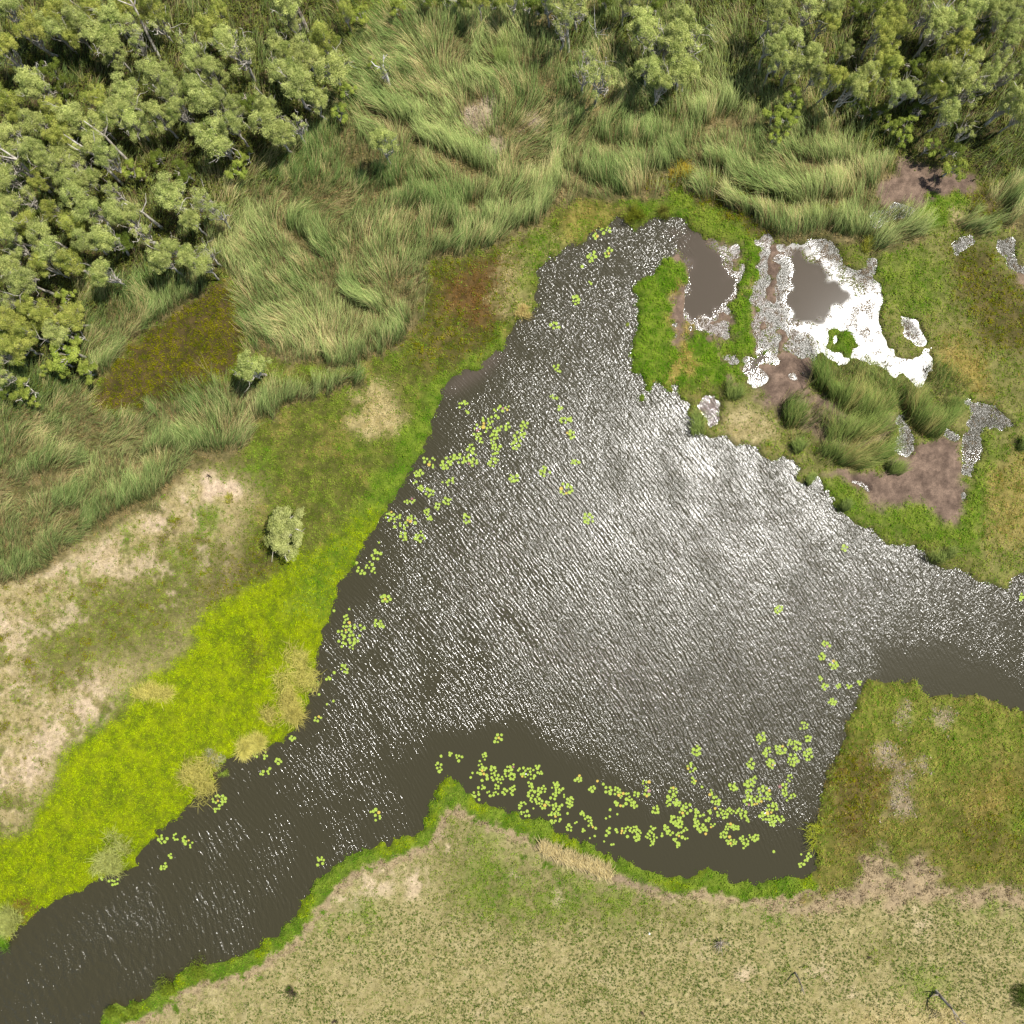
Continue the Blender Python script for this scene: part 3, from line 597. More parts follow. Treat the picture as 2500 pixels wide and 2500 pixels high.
DIR = [(100,1250,50),(60,1050,25),(300,1000,10),(200,1130,20),(500,1050,112),(430,990,130),(750,1000,62),(620,1080,70),(330,1220,60),(120,1380,60),(430,1150,55),(250,1180,70),(870,940,55),
 (748,484,30),(704,660,118),(792,528,25),(814,396,45),(913,264,150),(1001,132,145),(1133,132,60),(1111,352,125),(1155,396,115),(1221,220,112),(1309,352,30),(913,440,70),(1089,484,78),
 (957,572,60),(869,638,125),(913,748,130),(1000,660,62),(1111,550,82),(1265,550,65),(1463,440,100),(1529,330,80),(1694,440,130),(1804,440,130),(1914,462,125),(1848,506,130),(2002,462,110),
 (2024,352,120),(2134,440,70),(1914,563,120),(2046,550,100),(2200,585,45),(2398,546,40),(2480,500,60),(1738,220,100),(1716,88,120),(1221,132,100),(840,800,60),(780,860,95),(640,800,120),
 (1930,1000,60),(2010,920,98),(2090,940,75),(2100,1100,48),(2250,1020,55),(2300,950,75),(2050,1060,40),(2000,1110,100),(308,748,40),(440,748,65),(374,726,110),(250,860,35),(560,560,45),(620,620,100),
 (300,250,70),(2100,150,80),(1500,150,85),(680,950,60)]
DD = np.array(DIR, float)
def dirfield(px, py):
    out_ = np.zeros(len(px))
    for a in range(0, len(px), 50000):
        X_, Y_ = px[a:a + 50000], py[a:a + 50000]
        w = 1 / ((X_[:, None] - DD[None, :, 0]) ** 2 + (Y_[:, None] - DD[None, :, 1]) ** 2 + 900) ** 1.6
        t_ = np.radians(DD[:, 2]); out_[a:a + 50000] = np.arctan2((w * np.sin(t_)).sum(1), (w * np.cos(t_)).sum(1))
    return out_
RIDGES = [[(1353,497),(1309,555),(1221,572),(1133,565),(1045,565)], [(1225,612),(1133,628),(1054,632)], [(1256,506),(1199,519),(1155,506),(1107,519),(1045,523),(970,515)],
 [(1371,466),(1331,480),(1265,506)], [(1397,422),(1441,453),(1485,462),(1503,450)], [(1498,480),(1538,488),(1573,466)], [(1525,427),(1573,440),(1630,422),(1675,396)],
 [(1690,475),(1725,497),(1782,519),(1826,550),(1883,576),(1932,594),(1967,585),(2002,572),(2068,581),(2112,585)], [(1720,422),(1760,444),(1826,466),(1861,475),(1914,497),(1958,502),(2011,497),(2055,493)],
 [(2116,616),(2156,625),(2178,607),(2218,585),(2262,576)], [(2103,466),(2130,466),(2147,444),(2165,410),(2191,378)], [(2336,568),(2376,572),(2424,550)], [(2451,568),(2473,528),(2480,480)],
 [(1023,352),(1100,385),(1160,420),(1199,440)], [(1463,352),(1529,365),(1595,374),(1640,380)], [(913,264),(980,310),(1040,330)], [(880,480),(950,470),(985,455)],
 [(607,1098),(475,1111),(440,1159),(383,1212),(308,1247),(233,1287),(185,1322),(123,1379),(70,1419),(0,1454),(-100,1500)], [(145,1252),(200,1245),(246,1225)],
 [(638,1036),(682,1019),(726,990),(770,983),(850,961),(890,933)], [(757,917),(800,905),(850,904),(900,890)], [(229,931),(282,913),(334,878),(374,823),(422,766),(475,739)],
 [(700,560),(760,600),(800,640)], [(1010,722),(1001,792),(988,836),(940,860)], [(830,700),(880,760),(940,770)], [(330,1120),(420,1100),(480,1080)], [(60,1180),(140,1150),(220,1130)],
 [(1896,992),(1910,1049),(1945,1045)], [(1980,913),(1993,966),(2033,997),(2085,1020),(2112,1036),(2160,1010)], [(1980,1107),(2006,1137),(2090,1146),(2156,1129)], [(2191,988),(2231,1054),(2266,1080),(2297,1063),(2330,1000)],
 [(2020,1075),(2080,1085),(2140,1060)], [(1700,330),(1740,300),(1790,290)], [(1960,390),(2010,410),(2060,400)]]
band = np.zeros((NG, NG)); gap = np.zeros((NG, NG))
for R in RIDGES:
    isle = R[0][1] > 880 and R[0][0] > 1850
    up, dn = (30, 16) if isle else (38, 34 if R[0][0] > 1400 else 28)
    for (ax, ay), (bx, by) in zip(R[:-1], R[1:]):
        tx, ty = bx - ax, by - ay; ln = math.hypot(tx, ty); nx_, ny_ = ty / ln, -tx / ln
        if ny_ > 0: nx_, ny_ = -nx_, -ny_
        ax2, ay2, bx2, by2 = ax - tx / ln * 4, ay - ty / ln * 4, bx + tx / ln * 4, by + ty / ln * 4
        q = lambda o1, o2: [(ax2 + nx_ * o1, ay2 + ny_ * o1), (bx2 + nx_ * o1, by2 + ny_ * o1), (bx2 + nx_ * o2, by2 + ny_ * o2), (ax2 + nx_ * o2, ay2 + ny_ * o2)]
        band = np.maximum(band, raster(q(-2, up))); gap = np.maximum(gap, raster(q(-dn, -2)))
band = blur(band, 4); gap = blur(gap, 4) * (1 - .8 * band)
bald = sum(blur(raster(pl), 9) for pl in (disc(1165,290,40), disc(1305,300,34,.6), disc(1215,365,20,1.8), disc(1500,340,26,.5), disc(1560,300,20)))
sandy = sst(N50 + .7 * M20 + .3 * N8, .5, 1.7)
def reed_bed(name, label, dens_map, count_per_m2, hfac=1.0, lf=1.0, tint=(1, 1, 1)):
    nb = int(count_per_m2 * 1.15 * dens_map.clip(0, 1.6).sum() * (ST / 20) ** 2 * 1.6)
    # rejection sample from the map
    pm = dens_map.clip(0, 1.6); tot = pm.sum(); cdf = np.cumsum(pm.ravel()) / tot
    n = int(count_per_m2 * tot * (ST / 20) ** 2)
    idx = np.searchsorted(cdf, rng.random(n)); j, i = np.divmod(idx, NG)
    x = gx[np.clip(i, 0, NG - 1)] + rng.uniform(-1.6, 1.6, n) * ST / 2; y = gx[np.clip(j, 0, NG - 1)] + rng.uniform(-1.6, 1.6, n) * ST / 2
    ok = (x > -80) & (x < 2580) & (y > -80) & (y < 2580); x, y = x[ok], y[ok]; n = len(x)
    ang = dirfield(x, y) + .30 * samp(N50, x, y) + .12 * samp(N20, x, y) + .15 * rng.standard_normal(n)
    bd = samp(band, x, y); hmod = 1 + .42 * bd + .16 * samp(M20, x, y) + .12 * samp(M50, x, y)
    length = np.clip(2.6 * hfac * hmod * rng.uniform(.65, 1.2, n), .5, 4)
    lean = np.clip((.68 - .10 * bd + .1 * samp(M50, x, y)) * lf * rng.uniform(.75, 1.2, n), .1, .93)
    dry = np.clip(sst(samp(N20, x, y) * .8 + samp(M50, x, y) * .7 - .6 * bd, .3, 1.9) * .55 + .07, 0, 1)
    isd = (rng.random(n) < dry)[:, None]
    tone = np.clip(.5 + .25 * samp(M120, x, y) + .25 * rng.standard_normal(n), 0, 1)[:, None]
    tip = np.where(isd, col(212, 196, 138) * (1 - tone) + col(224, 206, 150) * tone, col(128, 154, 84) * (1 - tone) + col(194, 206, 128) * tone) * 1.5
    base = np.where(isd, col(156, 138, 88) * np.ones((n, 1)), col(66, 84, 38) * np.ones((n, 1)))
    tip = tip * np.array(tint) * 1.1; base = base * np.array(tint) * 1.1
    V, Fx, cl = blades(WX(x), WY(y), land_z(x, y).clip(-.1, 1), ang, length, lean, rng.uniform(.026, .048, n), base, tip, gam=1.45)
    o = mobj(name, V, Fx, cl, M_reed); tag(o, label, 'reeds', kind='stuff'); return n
dens = lambda m: m * (.88 + .26 * N20 + .24 * N50).clip(0, 2) * (1 - .97 * gap) * (1 - .92 * np.clip(bald, 0, 1)) * (.80 + 1.0 * band) * (1 - .25 * sandy)
nr = 0
isg = blur(warp(sum(raster(q) for q in ([(1950,958),(2000,985),(2045,1012),(2030,1030),(1975,1010),(1945,985)], [(2165,985),(2190,980),(2200,1040),(2185,1060),(2165,1030)], [(1960,1060),(1985,1050),(2000,1090),(1975,1095)], [(2060,1050),(2110,1035),(2120,1050),(2075,1068)], [(2265,960),(2285,950),(2290,1010),(2275,1015)])), 4, 4), 5)
wd_ = np.clip(wmask['ul'] + wmask['ur'], 0, 1)
nr += reed_bed('reed_bed', 'wide wind combed reed bed between the two woods, reaching down to the lake', dens(rmask['main']) * (1 - .35 * wmask['ur']), 40)
nr += reed_bed('reed_bed', 'reed bed at the left edge below the wood, combed to the right', dens(rmask['west']), 42)
nr += reed_bed('reed_bed', 'small reed bed between the left wood and the dark weed clearing', dens(rmask['small']), 42)
nr += reed_bed('reed_bed', 'thick dark green reeds on the mud flat beside the glaring shallows', dens(rmask['isle']) * (1 - isg) * (.45 + .75 * np.clip(band, 0, 1)), 80, .95, .95, (.66, .70, .52))
nr += reed_bed('reed_bed', 'narrow reed bed at the right edge under the trees', dens(rmask['right']), 45)
nr += reed_bed('reed_bed', 'lone crescent of reeds above two white puddles at the right', rmask['tuft'] * 1.3, 60, .8)
nr += reed_bed('forest_reeds', 'long grass growing between the trees of both woods', wd_ * (1 - np.clip(rmask['main'] + rmask['small'], 0, 1)) * (.5 + .4 * sst(N50 + .5 * M20, -.6, 1)), 13, .75, 1.05)
print('reed blades', nr)

# ------------------------------------------------------------------ tufts and clumps that stand alone
def tuft(name, px, py, r, h, cb, ct, n, label, cat, group=None, ang=None, spread=1.0, lean=.6, wid=.04, sy=1.0):
    a = rng.uniform(0, 2 * math.pi, n); rr = r / 20 * np.sqrt(rng.random(n)) * .75
    x, y = rr * np.cos(a), rr * np.sin(a) * sy
    nsub = max(3, int(r / 4)); sub = rng.standard_normal((nsub, 2)) * r / 20 * .42; si = rng.integers(nsub, size=n)
    x = x * .55 + sub[si, 0]; y = y * .55 + sub[si, 1] * sy
    if ang is None: ang = 62; spread = 3.2
    sa = rng.standard_normal(nsub) * .45
    d = math.radians(ang) + sa[si] * spread * .6 + rng.standard_normal(n) * .3 * spread
    le = lean * rng.uniform(.5, 1.3, n) * 1
    L_ = h * rng.uniform(.6, 1.15, n)
    tone = rng.random((n, 1)); T_ = col(*ct) * (1.05 + .7 * tone); Bc = col(*cb) * 1.25 * np.ones((n, 1))
    z = np.zeros(n)
    V, Fx, cl = blades(x, y, z, d, L_, np.clip(le, .05, .95), rng.uniform(.6, 1.3, n) * wid, Bc, T_)
    o = mobj(name, V, Fx, cl, M_tuft); o.location = (float(WX(px)), float(WY(py)), max(float(land_z(px, py)), -.05)); return tag(o, label, cat, group)
G1 = 'lone reed clumps on the lake edge and mud'
for a in [(1700,1038,26,2.2,105,'reed clump leaning over the lake beside the brown inlet',2.0),(1786,962,27,2.2,62,'reed clump above the dry grass left of the mud flat',1.3),
          (1945,1095,26,2.0,95,'rounded reed clump at the lower left of the big reed isle',1.),(1966,1172,17,1.5,80,'small reed clump at the water on the narrow grass neck',1.),
          (2052,1228,22,1.7,60,'reed clump on the green bank left of the curved puddle',1.),(2180,1140,24,2.3,75,'reed clump standing on the brown mud',1.4),
          (2293,1366,26,2.1,75,'reed clump on the grassy point at the lake edge',1.3),(2490,1072,26,1.9,60,'pale reed clump at the right edge beside the white puddle',1.),
          (1225,145,22,2.6,85,'dark reed tuft standing up in the reed bed near the top',1.5)]:
    tuft('reed_clump', a[0], a[1] + 6, a[2] * .8, a[3] * 1.05, (84,92,40), (150,166,88), 420, a[5], 'reeds', G1, a[4], 1.2, .55, .045, a[6])
tuft('golden_sedge', 1664, 432, 28, 1.3, (150,128,30), (208,182,66), 420, 'golden yellow sedge clump at the top of the lake', 'sedge')
tuft('golden_sedge', 2106, 600, 22, 1.2, (110,110,30), (168,166,70), 300, 'yellow green sedge at the head of the glaring shallows', 'sedge')
tuft('golden_sedge', 1990, 2048, 26, 1.4, (120,124,30), (176,184,60), 160, 'sparse yellow sedge leaning over the lake from the lower right bank', 'sedge', None, 150, 1.6, .8, .05, 1.6)
tuft('dark_sedge', 1547, 532, 26, 1.3, (76,78,20), (120,124,36), 420, 'dark green sedge clump at the top left of the bay', 'sedge')
tuft('dark_sedge', 1615, 524, 18, 1.0, (84,84,30), (132,130,56), 240, 'low brownish sedge right of the dark clump in the bay', 'sedge')
tuft('yellow_tuft', 559, 1217, 16, 1.0, (150,146,50), (186,184,80), 160, 'yellow green tuft beside the bare patch on the left meadow', 'grass tuft')
G2 = 'straw coloured grass tussocks on the lime weed bank'
for a in [(387,1688,32,44,.7,'round straw tussock standing inland on the lime weed'),(728,1640,28,66,1.3,'tall straw tussock on the lake edge, upper one of the pair'),
          (702,1736,42,42,1.,'wide straw tussock at the bulge of the lime bank, lower of the pair'),(488,1898,42,52,1.2,'largest straw tussock, halfway down the lime bank'),
          (594,1822,20,18,1.,'small straw tussock at the water between two larger ones'),(632,1812,20,15,1.,'small pale tussock right beside its twin on the lime bank'),
          (288,2094,42,42,1.,'grey green tussock overhanging the water low on the lime bank'),(26,2250,26,34,1.2,'grey green tussock at the bottom left tip of the bank')]:
    w_ = a[3]
    tuft('grass_tussock', a[0], a[1], (a[2] + w_) / 2, 1.5, (150,146,70), (212,200,110) if a[0] > 300 else (184,190,110), 1300, a[5], 'grass tussock', G2, None, 1, .8, .06, a[4])
tuft('pale_grass', 528, 1846, 24, .7, (150,146,116), (196,190,160), 420, 'patch of ashen dead grass above the largest straw tussock', 'grass')
tuft('water_shrub', 549, 1885, 15, .6, (110,130,40), (156,172,76), 260, 'little round green plant standing in water below the lime bank', 'plant')
tuft('bank_shrub', 12, 2290, 24, 1.2, (80,120,20), (120,170,40), 420, 'bright green bush at the bottom left edge by the water', 'bush')
tuft('straw_tussock', 1276, 762, 22, .9, (170,146,86), (208,184,120), 360, 'straw tussock on the left shore of the narrow bay', 'grass tussock', None, None, 1, .8, .04, .7)
for a in [(284,2468,24,'rounded yellow green bush at the river mouth'),(328,2462,18,'small straw topped bush right of the rounded one by the river'),(484,2366,40,'low green bush bulging into the river'),(408,2415,34,'brown green bush overhanging the river bank')]:
    tuft('bank_bush', a[0], a[1], a[2], .75, (84,96,26), (140,156,52), 700, a[3], 'bush', 'bushes along the lower river bank')
tuft('dark_bush', 2484, 2428, 30, 1.5, (60,72,24), (92,110,44), 700, 'dark green bush at the right edge of the meadow', 'bush')
tuft('dark_bush', 710, 2416, 12, .7, (60,74,24), (90,120,40), 200, 'small dark green bush round the charred twigs on the lower left meadow', 'bush')
# cut cane stalks lying along the bank
n = 1500
tt = rng.random(n); qx = np.interp(tt, [0, .35, .7, 1], [1318, 1380, 1440, 1490]); qy = np.interp(tt, [0, .35, .7, 1], [2063, 2086, 2108, 2126])
x = qx + rng.standard_normal(n) * 4; y = qy + rng.uniform(-13, 13, n)
V, Fx, cl = blades(WX(x), WY(y), land_z(x, y) + rng.uniform(.2, .6, n), np.radians(rng.choice([120, 60, 300, 95], n) + rng.standard_normal(n) * 16), rng.uniform(.5, 1.3, n), np.full(n, .96), rng.uniform(.06, .11, n),
                   col(196, 172, 112) * np.ones((n, 1)), col(226, 206, 152) * np.ones((n, 1)))
tag(mobj('cut_canes', V, Fx, cl, M_tuft), 'heap of dry straw coloured cane stalks lying along the bank of the meadow', 'dry stalks', kind='stuff')

# ------------------------------------------------------------------ trees
def tube(pts, rad, sides=6):
    pts = np.asarray(pts, float); n = len(pts); V = []; 
    tan = np.gradient(pts, axis=0); tan /= np.linalg.norm(tan, axis=1, keepdims=True) + 1e-9
    up = np.array([.3, .9, .1]); 
    for i in range(n):
        a = np.cross(tan[i], up); a /= np.linalg.norm(a) + 1e-9; b = np.cross(tan[i], a)
        for s_ in range(sides):
            t_ = 2 * math.pi * s_ / sides; V.append(pts[i] + rad[i] * (math.cos(t_) * a + math.sin(t_) * b))
    Fx = []
    for i in range(n - 1):
        for s_ in range(sides):
            s2 = (s_ + 1) % sides; Fx.append((i * sides + s_, i * sides + s2, (i + 1) * sides + s2, (i + 1) * sides + s_))
    return np.array(V), np.array(Fx)
def bend(a, b, n, wob, r):
    a, b = np.asarray(a, float), np.asarray(b, float); t_ = np.linspace(0, 1, n)[:, None]
    p = a * (1 - t_) + b * t_; ln = np.linalg.norm(b - a)
    off = r.standard_normal((n, 3)) * wob * ln; off[0] = off[-1] = 0
    return p + off
def merge(parts):
    V, Fx, o = [], [], 0
    for v_, f_ in parts: V.append(v_); Fx.append(f_ + o); o += len(v_)
    return np.concatenate(V), np.concatenate(Fx)
def make_tree(seed, H, R, ntop, nlobe, leafn, lc1, lc2, lobe_r=(.45, .9), bare=2, flat=.8, leafs=.15, h0=.42):
    r = np.random.default_rng(seed); tubes = []
    fork = np.array([r.normal() * .06 * H, r.normal() * .06 * H, H * h0])
    rt = .022 * H + .03
    tp = bend((0, 0, -.3), fork, 6, .025, r); tubes.append(tube(tp, np.linspace(rt * 1.15, rt * .72, 6), 7))
    tops = []; ga = r.uniform(0, 6.28)
    for i in range(ntop):
        a = ga + i * 2.39996 + r.normal() * .25; rr = R * r.uniform(.6, .86) * math.sqrt((i + .45) / ntop)
        tops.append(np.array([rr * math.cos(a), rr * math.sin(a), H * (.90 - .26 * (rr / R) ** 2 + r.normal() * .05)]))
    LP, LN, LC = [], [], []
    for i, tp_ in enumerate(tops):
        st = fork if r.random() < .7 else tp[4]
        mid = st * .5 + tp_ * .5 + np.array([0, 0, -.1 * H * r.random()])
        bp_ = np.concatenate([bend(st, mid, 4, .05, r), bend(mid, tp_, 4, .06, r)[1:]])
        tubes.append(tube(bp_, np.linspace(rt * .62, .035, 7), 5))
        if r.random() < .6:
            e_ = tp_ + np.array([r.normal() * .32 * R, r.normal() * .32 * R, .12 * H * r.random()])
            tw = bend(bp_[4], e_, 5, .10, r); tubes.append(tube(tw, np.linspace(.07, .03, 5), 4))
            e2 = tw[2] + r.standard_normal(3) * .22 * R; tubes.append(tube(bend(tw[2], e2, 4, .1, r), np.linspace(.05, .025, 4), 4))
        for j in range(nlobe):
            d = r.standard_normal(3); d[2] = abs(d[2]) * .5 - .15; d /= np.linalg.norm(d)
            c = tp_ + d * r.uniform(.3, 1.) * R * .36
            tubes.append(tube(bend(bp_[4 + (j % 3)], c, 3, .08, r), [.035, .025, .012], 4))
            lr = r.uniform(*lobe_r) * R / 3. * .86
            k = int(leafn * (lr / (.75 * R / 3)) ** 2)
            v_ = r.standard_normal((k, 3)); v_ /= np.linalg.norm(v_, axis=1, keepdims=True); v_[:, 2] = np.where(v_[:, 2] < -.35, -v_[:, 2], v_[:, 2])
            # knobbly surface: dents and knobs
            ph = r.uniform(0, 6.28, 6); kn = 1 + .26 * np.sin(4.3 * v_[:, 0] + ph[0]) * np.sin(4.7 * v_[:, 1] + ph[1]) + .2 * np.sin(9 * v_[:, 0] + ph[2]) * np.sin(8 * v_[:, 1] + ph[3])
            rad = lr * kn * r.uniform(.45, 1.15, k) ** .55
            P_ = c + v_ * rad[:, None] * np.array([1, 1, flat])
            LP.append(P_); LN.append(v_ + r.standard_normal((k, 3)) * .55 + np.array([0, 0, .65]))
            tn = np.clip(.5 + .22 * r.standard_normal() + .34 * r.standard_normal(k), 0, 1)[:, None]
            LC.append((lc1 * (1 - tn) + lc2 * tn))
    for i in range(bare):
        a = r.uniform(0, 6.28); e = np.array([R * r.uniform(.7, 1.1) * math.cos(a), R * r.uniform(.7, 1.1) * math.sin(a), H * r.uniform(.75, 1.0)])
        bb = bend(fork * .9, e, 7, .06, r); tubes.append(tube(bb, np.linspace(rt * .6, .03, 7), 5))
        for q in range(4):
            d = r.standard_normal(3) * .35 * R; d[2] = abs(d[2]) * .5; tubes.append(tube(bend(bb[3 + q % 4], bb[3 + q % 4] + d, 4, .09, r), [.045, .035, .022, .01], 4))
    LP, LN, LC = map(np.concatenate, (LP, LN, LC))
    V, Fx, cl = leaves(LP, LN, leafs * r.uniform(.6, 1.3, len(LP)), .5, LC, r)
    crown = mesh_np('crown', V, Fx, cl, M_leaf)
    tv, tf = merge(tubes); trunk = mesh_np('trunk', tv, tf, None, M_bark, True)
    return trunk, crown
g1, g2 = col(130, 150, 68), col(240, 244, 152)       # grey green gums
y1, y2 = col(124, 142, 52), col(228, 228, 122)       # olive
b1, b2 = col(126, 146, 52), col(192, 202, 96)        # fresh
d1, d2 = col(86, 104, 36), col(134, 148, 58)       # dark
K = {'g': [make_tree(100 + i, 9, 2.9, 10 + i % 3, 6, 330, g1, g2, bare=1 + i % 2) for i in range(5)],
     'y': [make_tree(200 + i, 8.5, 2.9, 10, 6, 330, y1, y2, bare=i % 2) for i in range(3)],
     'b': [make_tree(300 + i, 5, 1.9, 5, 3, 330, b1, b2, bare=0, leafs=.17) for i in range(2)],
     'd': [make_tree(400 + i, 6, 2.3, 6, 4, 330, d1, d2, bare=0) for i in range(2)],
     's': [make_tree(500 + i, 9, 2.8, 6, 5, 230, g1, g2, (.4, .8), bare=4) for i in range(4)],
     'w': [make_tree(600 + i, 8, 2.5, 5, 4, 220, g1, g2, (.35, .7), bare=4) for i in range(2)]}
HT = {'g': (9, 2.9), 'y': (8.5, 2.9), 'b': (5, 1.9), 'd': (6, 2.3), 's': (9, 2.8), 'w': (8, 2.5)}
T1 = '''60,50,100,g 180,170,110,y 330,60,90,y 430,110,90,g 520,60,80,y 300,160,80,g 420,200,80,y 560,190,100,g 700,60,80,y 620,110,80,g 740,150,80,s 840,40,90,y 880,130,80,w 40,280,90,y 640,290,80,g 560,250,60,y 770,250,70,s
180,470,100,g 50,560,80,y 290,400,80,d 350,480,70,d 700,520,100,g 870,420,105,g 960,500,90,g 1090,340,90,g 1060,250,80,s 1160,150,95,y 1220,70,65,y 1250,230,90,g 1330,300,115,s 1180,400,80,g 1130,560,100,g 1080,490,75,g 880,640,80,g 740,680,90,g 640,640,90,g 540,560,85,y 990,620,70,g 1230,560,75,g 1310,600,70,g 1390,580,80,d
1600,50,90,g 1640,130,60,s 1790,220,95,y 1560,270,80,g 1700,310,110,g 1580,400,105,g 1660,490,110,g 1850,400,120,g 1770,560,85,g 1880,640,60,b 1480,690,115,g 1570,760,90,g 1480,600,80,g 1640,700,75,w 1200,770,130,g 1290,700,85,g 1110,730,60,g
190,680,85,g 95,640,60,y 400,660,95,g 290,600,70,y 60,770,95,g 190,850,85,g 330,740,90,y 380,830,100,g 540,690,80,g 520,800,90,g 60,900,95,s 280,900,85,g 430,920,95,s 600,870,85,g 30,1000,85,g 380,1000,90,g 230,1010,65,y 500,1000,75,g 640,1070,65,s 870,880,60,d 1310,940,60,b 1360,880,48,b 730,960,60,b 800,980,40,b 1030,950,80,d 430,1090,90,g 150,1110,90,s 300,1170,65,y 40,1150,90,g 500,1180,85,g 950,1080,115,g 1130,1120,85,s 1190,1180,80,s 1060,1230,65,g 640,1180,85,g 720,1200,90,g 790,1290,80,w 400,1250,85,y 150,1250,85,y 50,1280,85,g 230,1300,85,g 580,1330,85,g 480,1340,85,g 690,1340,85,d 100,1380,75,s 300,1400,90,g 390,1460,85,y 250,1470,75,y 70,1480,85,g 140,1560,100,g 580,1520,75,g 900,1450,85,g 940,1380,65,g 1040,1430,75,g 1120,1480,75,g 1150,1410,65,s
370,1640,45,b 60,1680,55,s 180,1700,85,y 270,1760,85,y 400,1760,90,y 60,1790,95,y 150,1850,75,y 330,1850,90,g 430,1870,65,b 40,1880,75,b'''
T4 = '100,50,90,y 30,110,65,s 380,80,95,b 340,140,70,b 490,180,62,b 40,220,55,s 30,310,50,d 150,310,68,b 250,180,38,b 1580,1080,118,L 1400,160,105,g'
T2 = '40,60,60,y 140,100,60,b 330,40,50,b 600,10,50,d 860,20,50,d 1250,140,85,s 1340,40,90,s 1370,410,70,w 1455,450,115,s 1400,320,50,w 1690,150,105,g 1750,230,90,s 1870,230,105,g 1720,400,95,g 1790,480,65,g 1890,380,105,g 1900,100,80,g 245,790,85,g 250,400,38,w 40,500,50,b 200,360,34,b 1740,20,80,d 500,0,60,d 700,-10,75,d 790,5,60,y 1050,5,80,d 1130,40,70,d 1185,0,85,g 1290,-10,85,g 1500,0,75,d 1600,15,75,g 1660,60,60,d 960,-10,70,y'
T3 = '''70,230,115,s 40,400,95,g 550,60,90,g 560,150,75,s 540,260,80,g 625,230,85,g 560,345,75,g 655,365,90,g 750,330,85,g 780,410,62,g 720,60,100,s 840,130,80,y 860,50,75,g 940,290,50,g 980,500,80,g 870,450,80,y 1120,30,85,d 1190,90,85,y 1140,190,90,y 1215,190,85,y 1150,300,80,y 1180,380,80,y 1060,420,75,g 1050,490,62,y 1400,60,85,s 1460,110,90,g 1440,185,80,s 1620,80,90,g 1560,150,75,g 1570,260,90,y 1640,330,65,g 1710,160,75,d 1800,100,80,g 1760,50,60,g 1880,40,80,g 1870,200,80,g 1790,330,70,s 1730,420,72,g 1840,420,65,s 1920,370,65,g 1430,440,85,y 1500,400,90,g 1560,430,100,g 1640,500,92,s 1530,500,85,g 1420,510,75,y 1230,520,80,g 1300,500,65,w 1870,560,80,g 1910,640,75,g 1820,600,60,s 1190,700,50,b 1290,700,60,b 1265,770,52,b 1120,620,65,d 1340,600,70,d 1400,820,55,b 1530,830,75,d 1550,930,70,b 640,560,70,b 560,640,65,b 630,680,60,b 540,770,45,b 1600,740,60,w 1500,630,75,g 1330,360,70,d 1010,60,70,d 1030,610,55,d'''
trees = []
for s_, ox, oy in ((T1, 0, 0), (T2, 825, 0), (T3, 1650, 0), (T4, 0, 825)):
    for e in s_.split():
        a = e.split(','); trees.append([ox + float(a[0]) * .44, oy + float(a[1]) * .44, float(a[2]) * .44, a[3]])
ORD = ['first','second','third','fourth','fifth','sixth','seventh','eighth','ninth','tenth','eleventh','twelfth','thirteenth','fourteenth','fifteenth','sixteenth','seventeenth','eighteenth','nineteenth','twentieth']
LM = [(60,50,'in the top left corner'),(250,60,'along the top edge right of the corner'),(330,180,'round the dark gap near the top'),(470,110,'beside the tall bare curved limb'),(80,190,'by the left edge below the corner'),
 (560,250,'in the middle of the left wood'),(720,60,'at the thick grey trunk on top'),(740,190,'on the right shoulder of the left wood'),(650,310,'at the dark right edge of the left wood'),(400,290,'above the shaded grassy gap'),(180,290,'left of the shaded grassy gap'),
 (40,380,'at the left edge, a third down'),(170,400,'round the long leaning trunk'),(270,420,'left of the grassy glade'),(430,430,'on the grassy glade'),(40,520,'at the left edge above the fallen limb'),(220,530,'above the dark hollow'),
 (450,500,'on the reed side of the dark hollow'),(110,620,'left below the dark hollow'),(450,640,'above the weed clearing'),(60,790,'at the bottom left tip of the wood'),(160,790,'left of the small reed bed'),(40,900,'under the wood tip at the left edge'),(200,880,'beside the weed clearing'),
 (690,1300,'standing alone on the left bank'),(620,900,'at the right of the weed clearing'),(860,40,'at the top where the reeds begin'),(930,340,'alone in the upper reed bed'),(930,170,'beside the bleached stump'),(1130,0,'on the top edge above the reeds'),(1510,0,'on the top edge right of centre'),(1380,60,'on the shaded reeds at top centre'),(1450,190,'over the pale snag in the reeds'),
 (1600,80,'in the clump right of the pale snag'),(1600,190,'on the lower side of that central clump'),(1900,50,'at the top of the right wood start'),(1900,150,'on the left front of the right wood'),(1930,270,'alone amid reeds below the right wood'),(2010,200,'on the lower left front of the right wood'),
 (2150,50,'in the tall olive row of the right wood'),(2160,160,'down the middle of the right wood'),(2290,60,'at the top of the right wood'),(2320,180,'in the thick of the right wood'),(2440,60,'in the top right corner'),(2470,160,'at the right edge below the corner'),(2330,230,'over the leaning white trunks'),
 (2180,230,'above the dark shade of the right wood'),(2190,320,'above the round mud flat'),(2470,270,'at the right edge by the slanting trunk'),(2320,370,'at the lower rim beside the mud flat')]
LM = [(x, y, t_.replace('that central', 'the central')) for x, y, t_ in LM]
grp = {}
for i, t_ in enumerate(trees):
    j = min(range(len(LM)), key=lambda q: (LM[q][0] - t_[0]) ** 2 + (LM[q][1] - t_[1]) ** 2); grp.setdefault(j, []).append(i)
LOOK = {'g': 'grey green gum tree', 'y': 'olive green gum tree', 'b': 'small bright bushy tree', 'd': 'low dark green tree', 's': 'white branched gum', 'w': 'nearly bare gum', 'L': 'lone round grey green gum'}
CATG = {'g': 'gum trees of the woods', 'y': 'gum trees of the woods', 'b': 'small bushy trees', 'd': 'small bushy trees', 's': 'gum trees of the woods', 'w': 'bleached gum trees'}
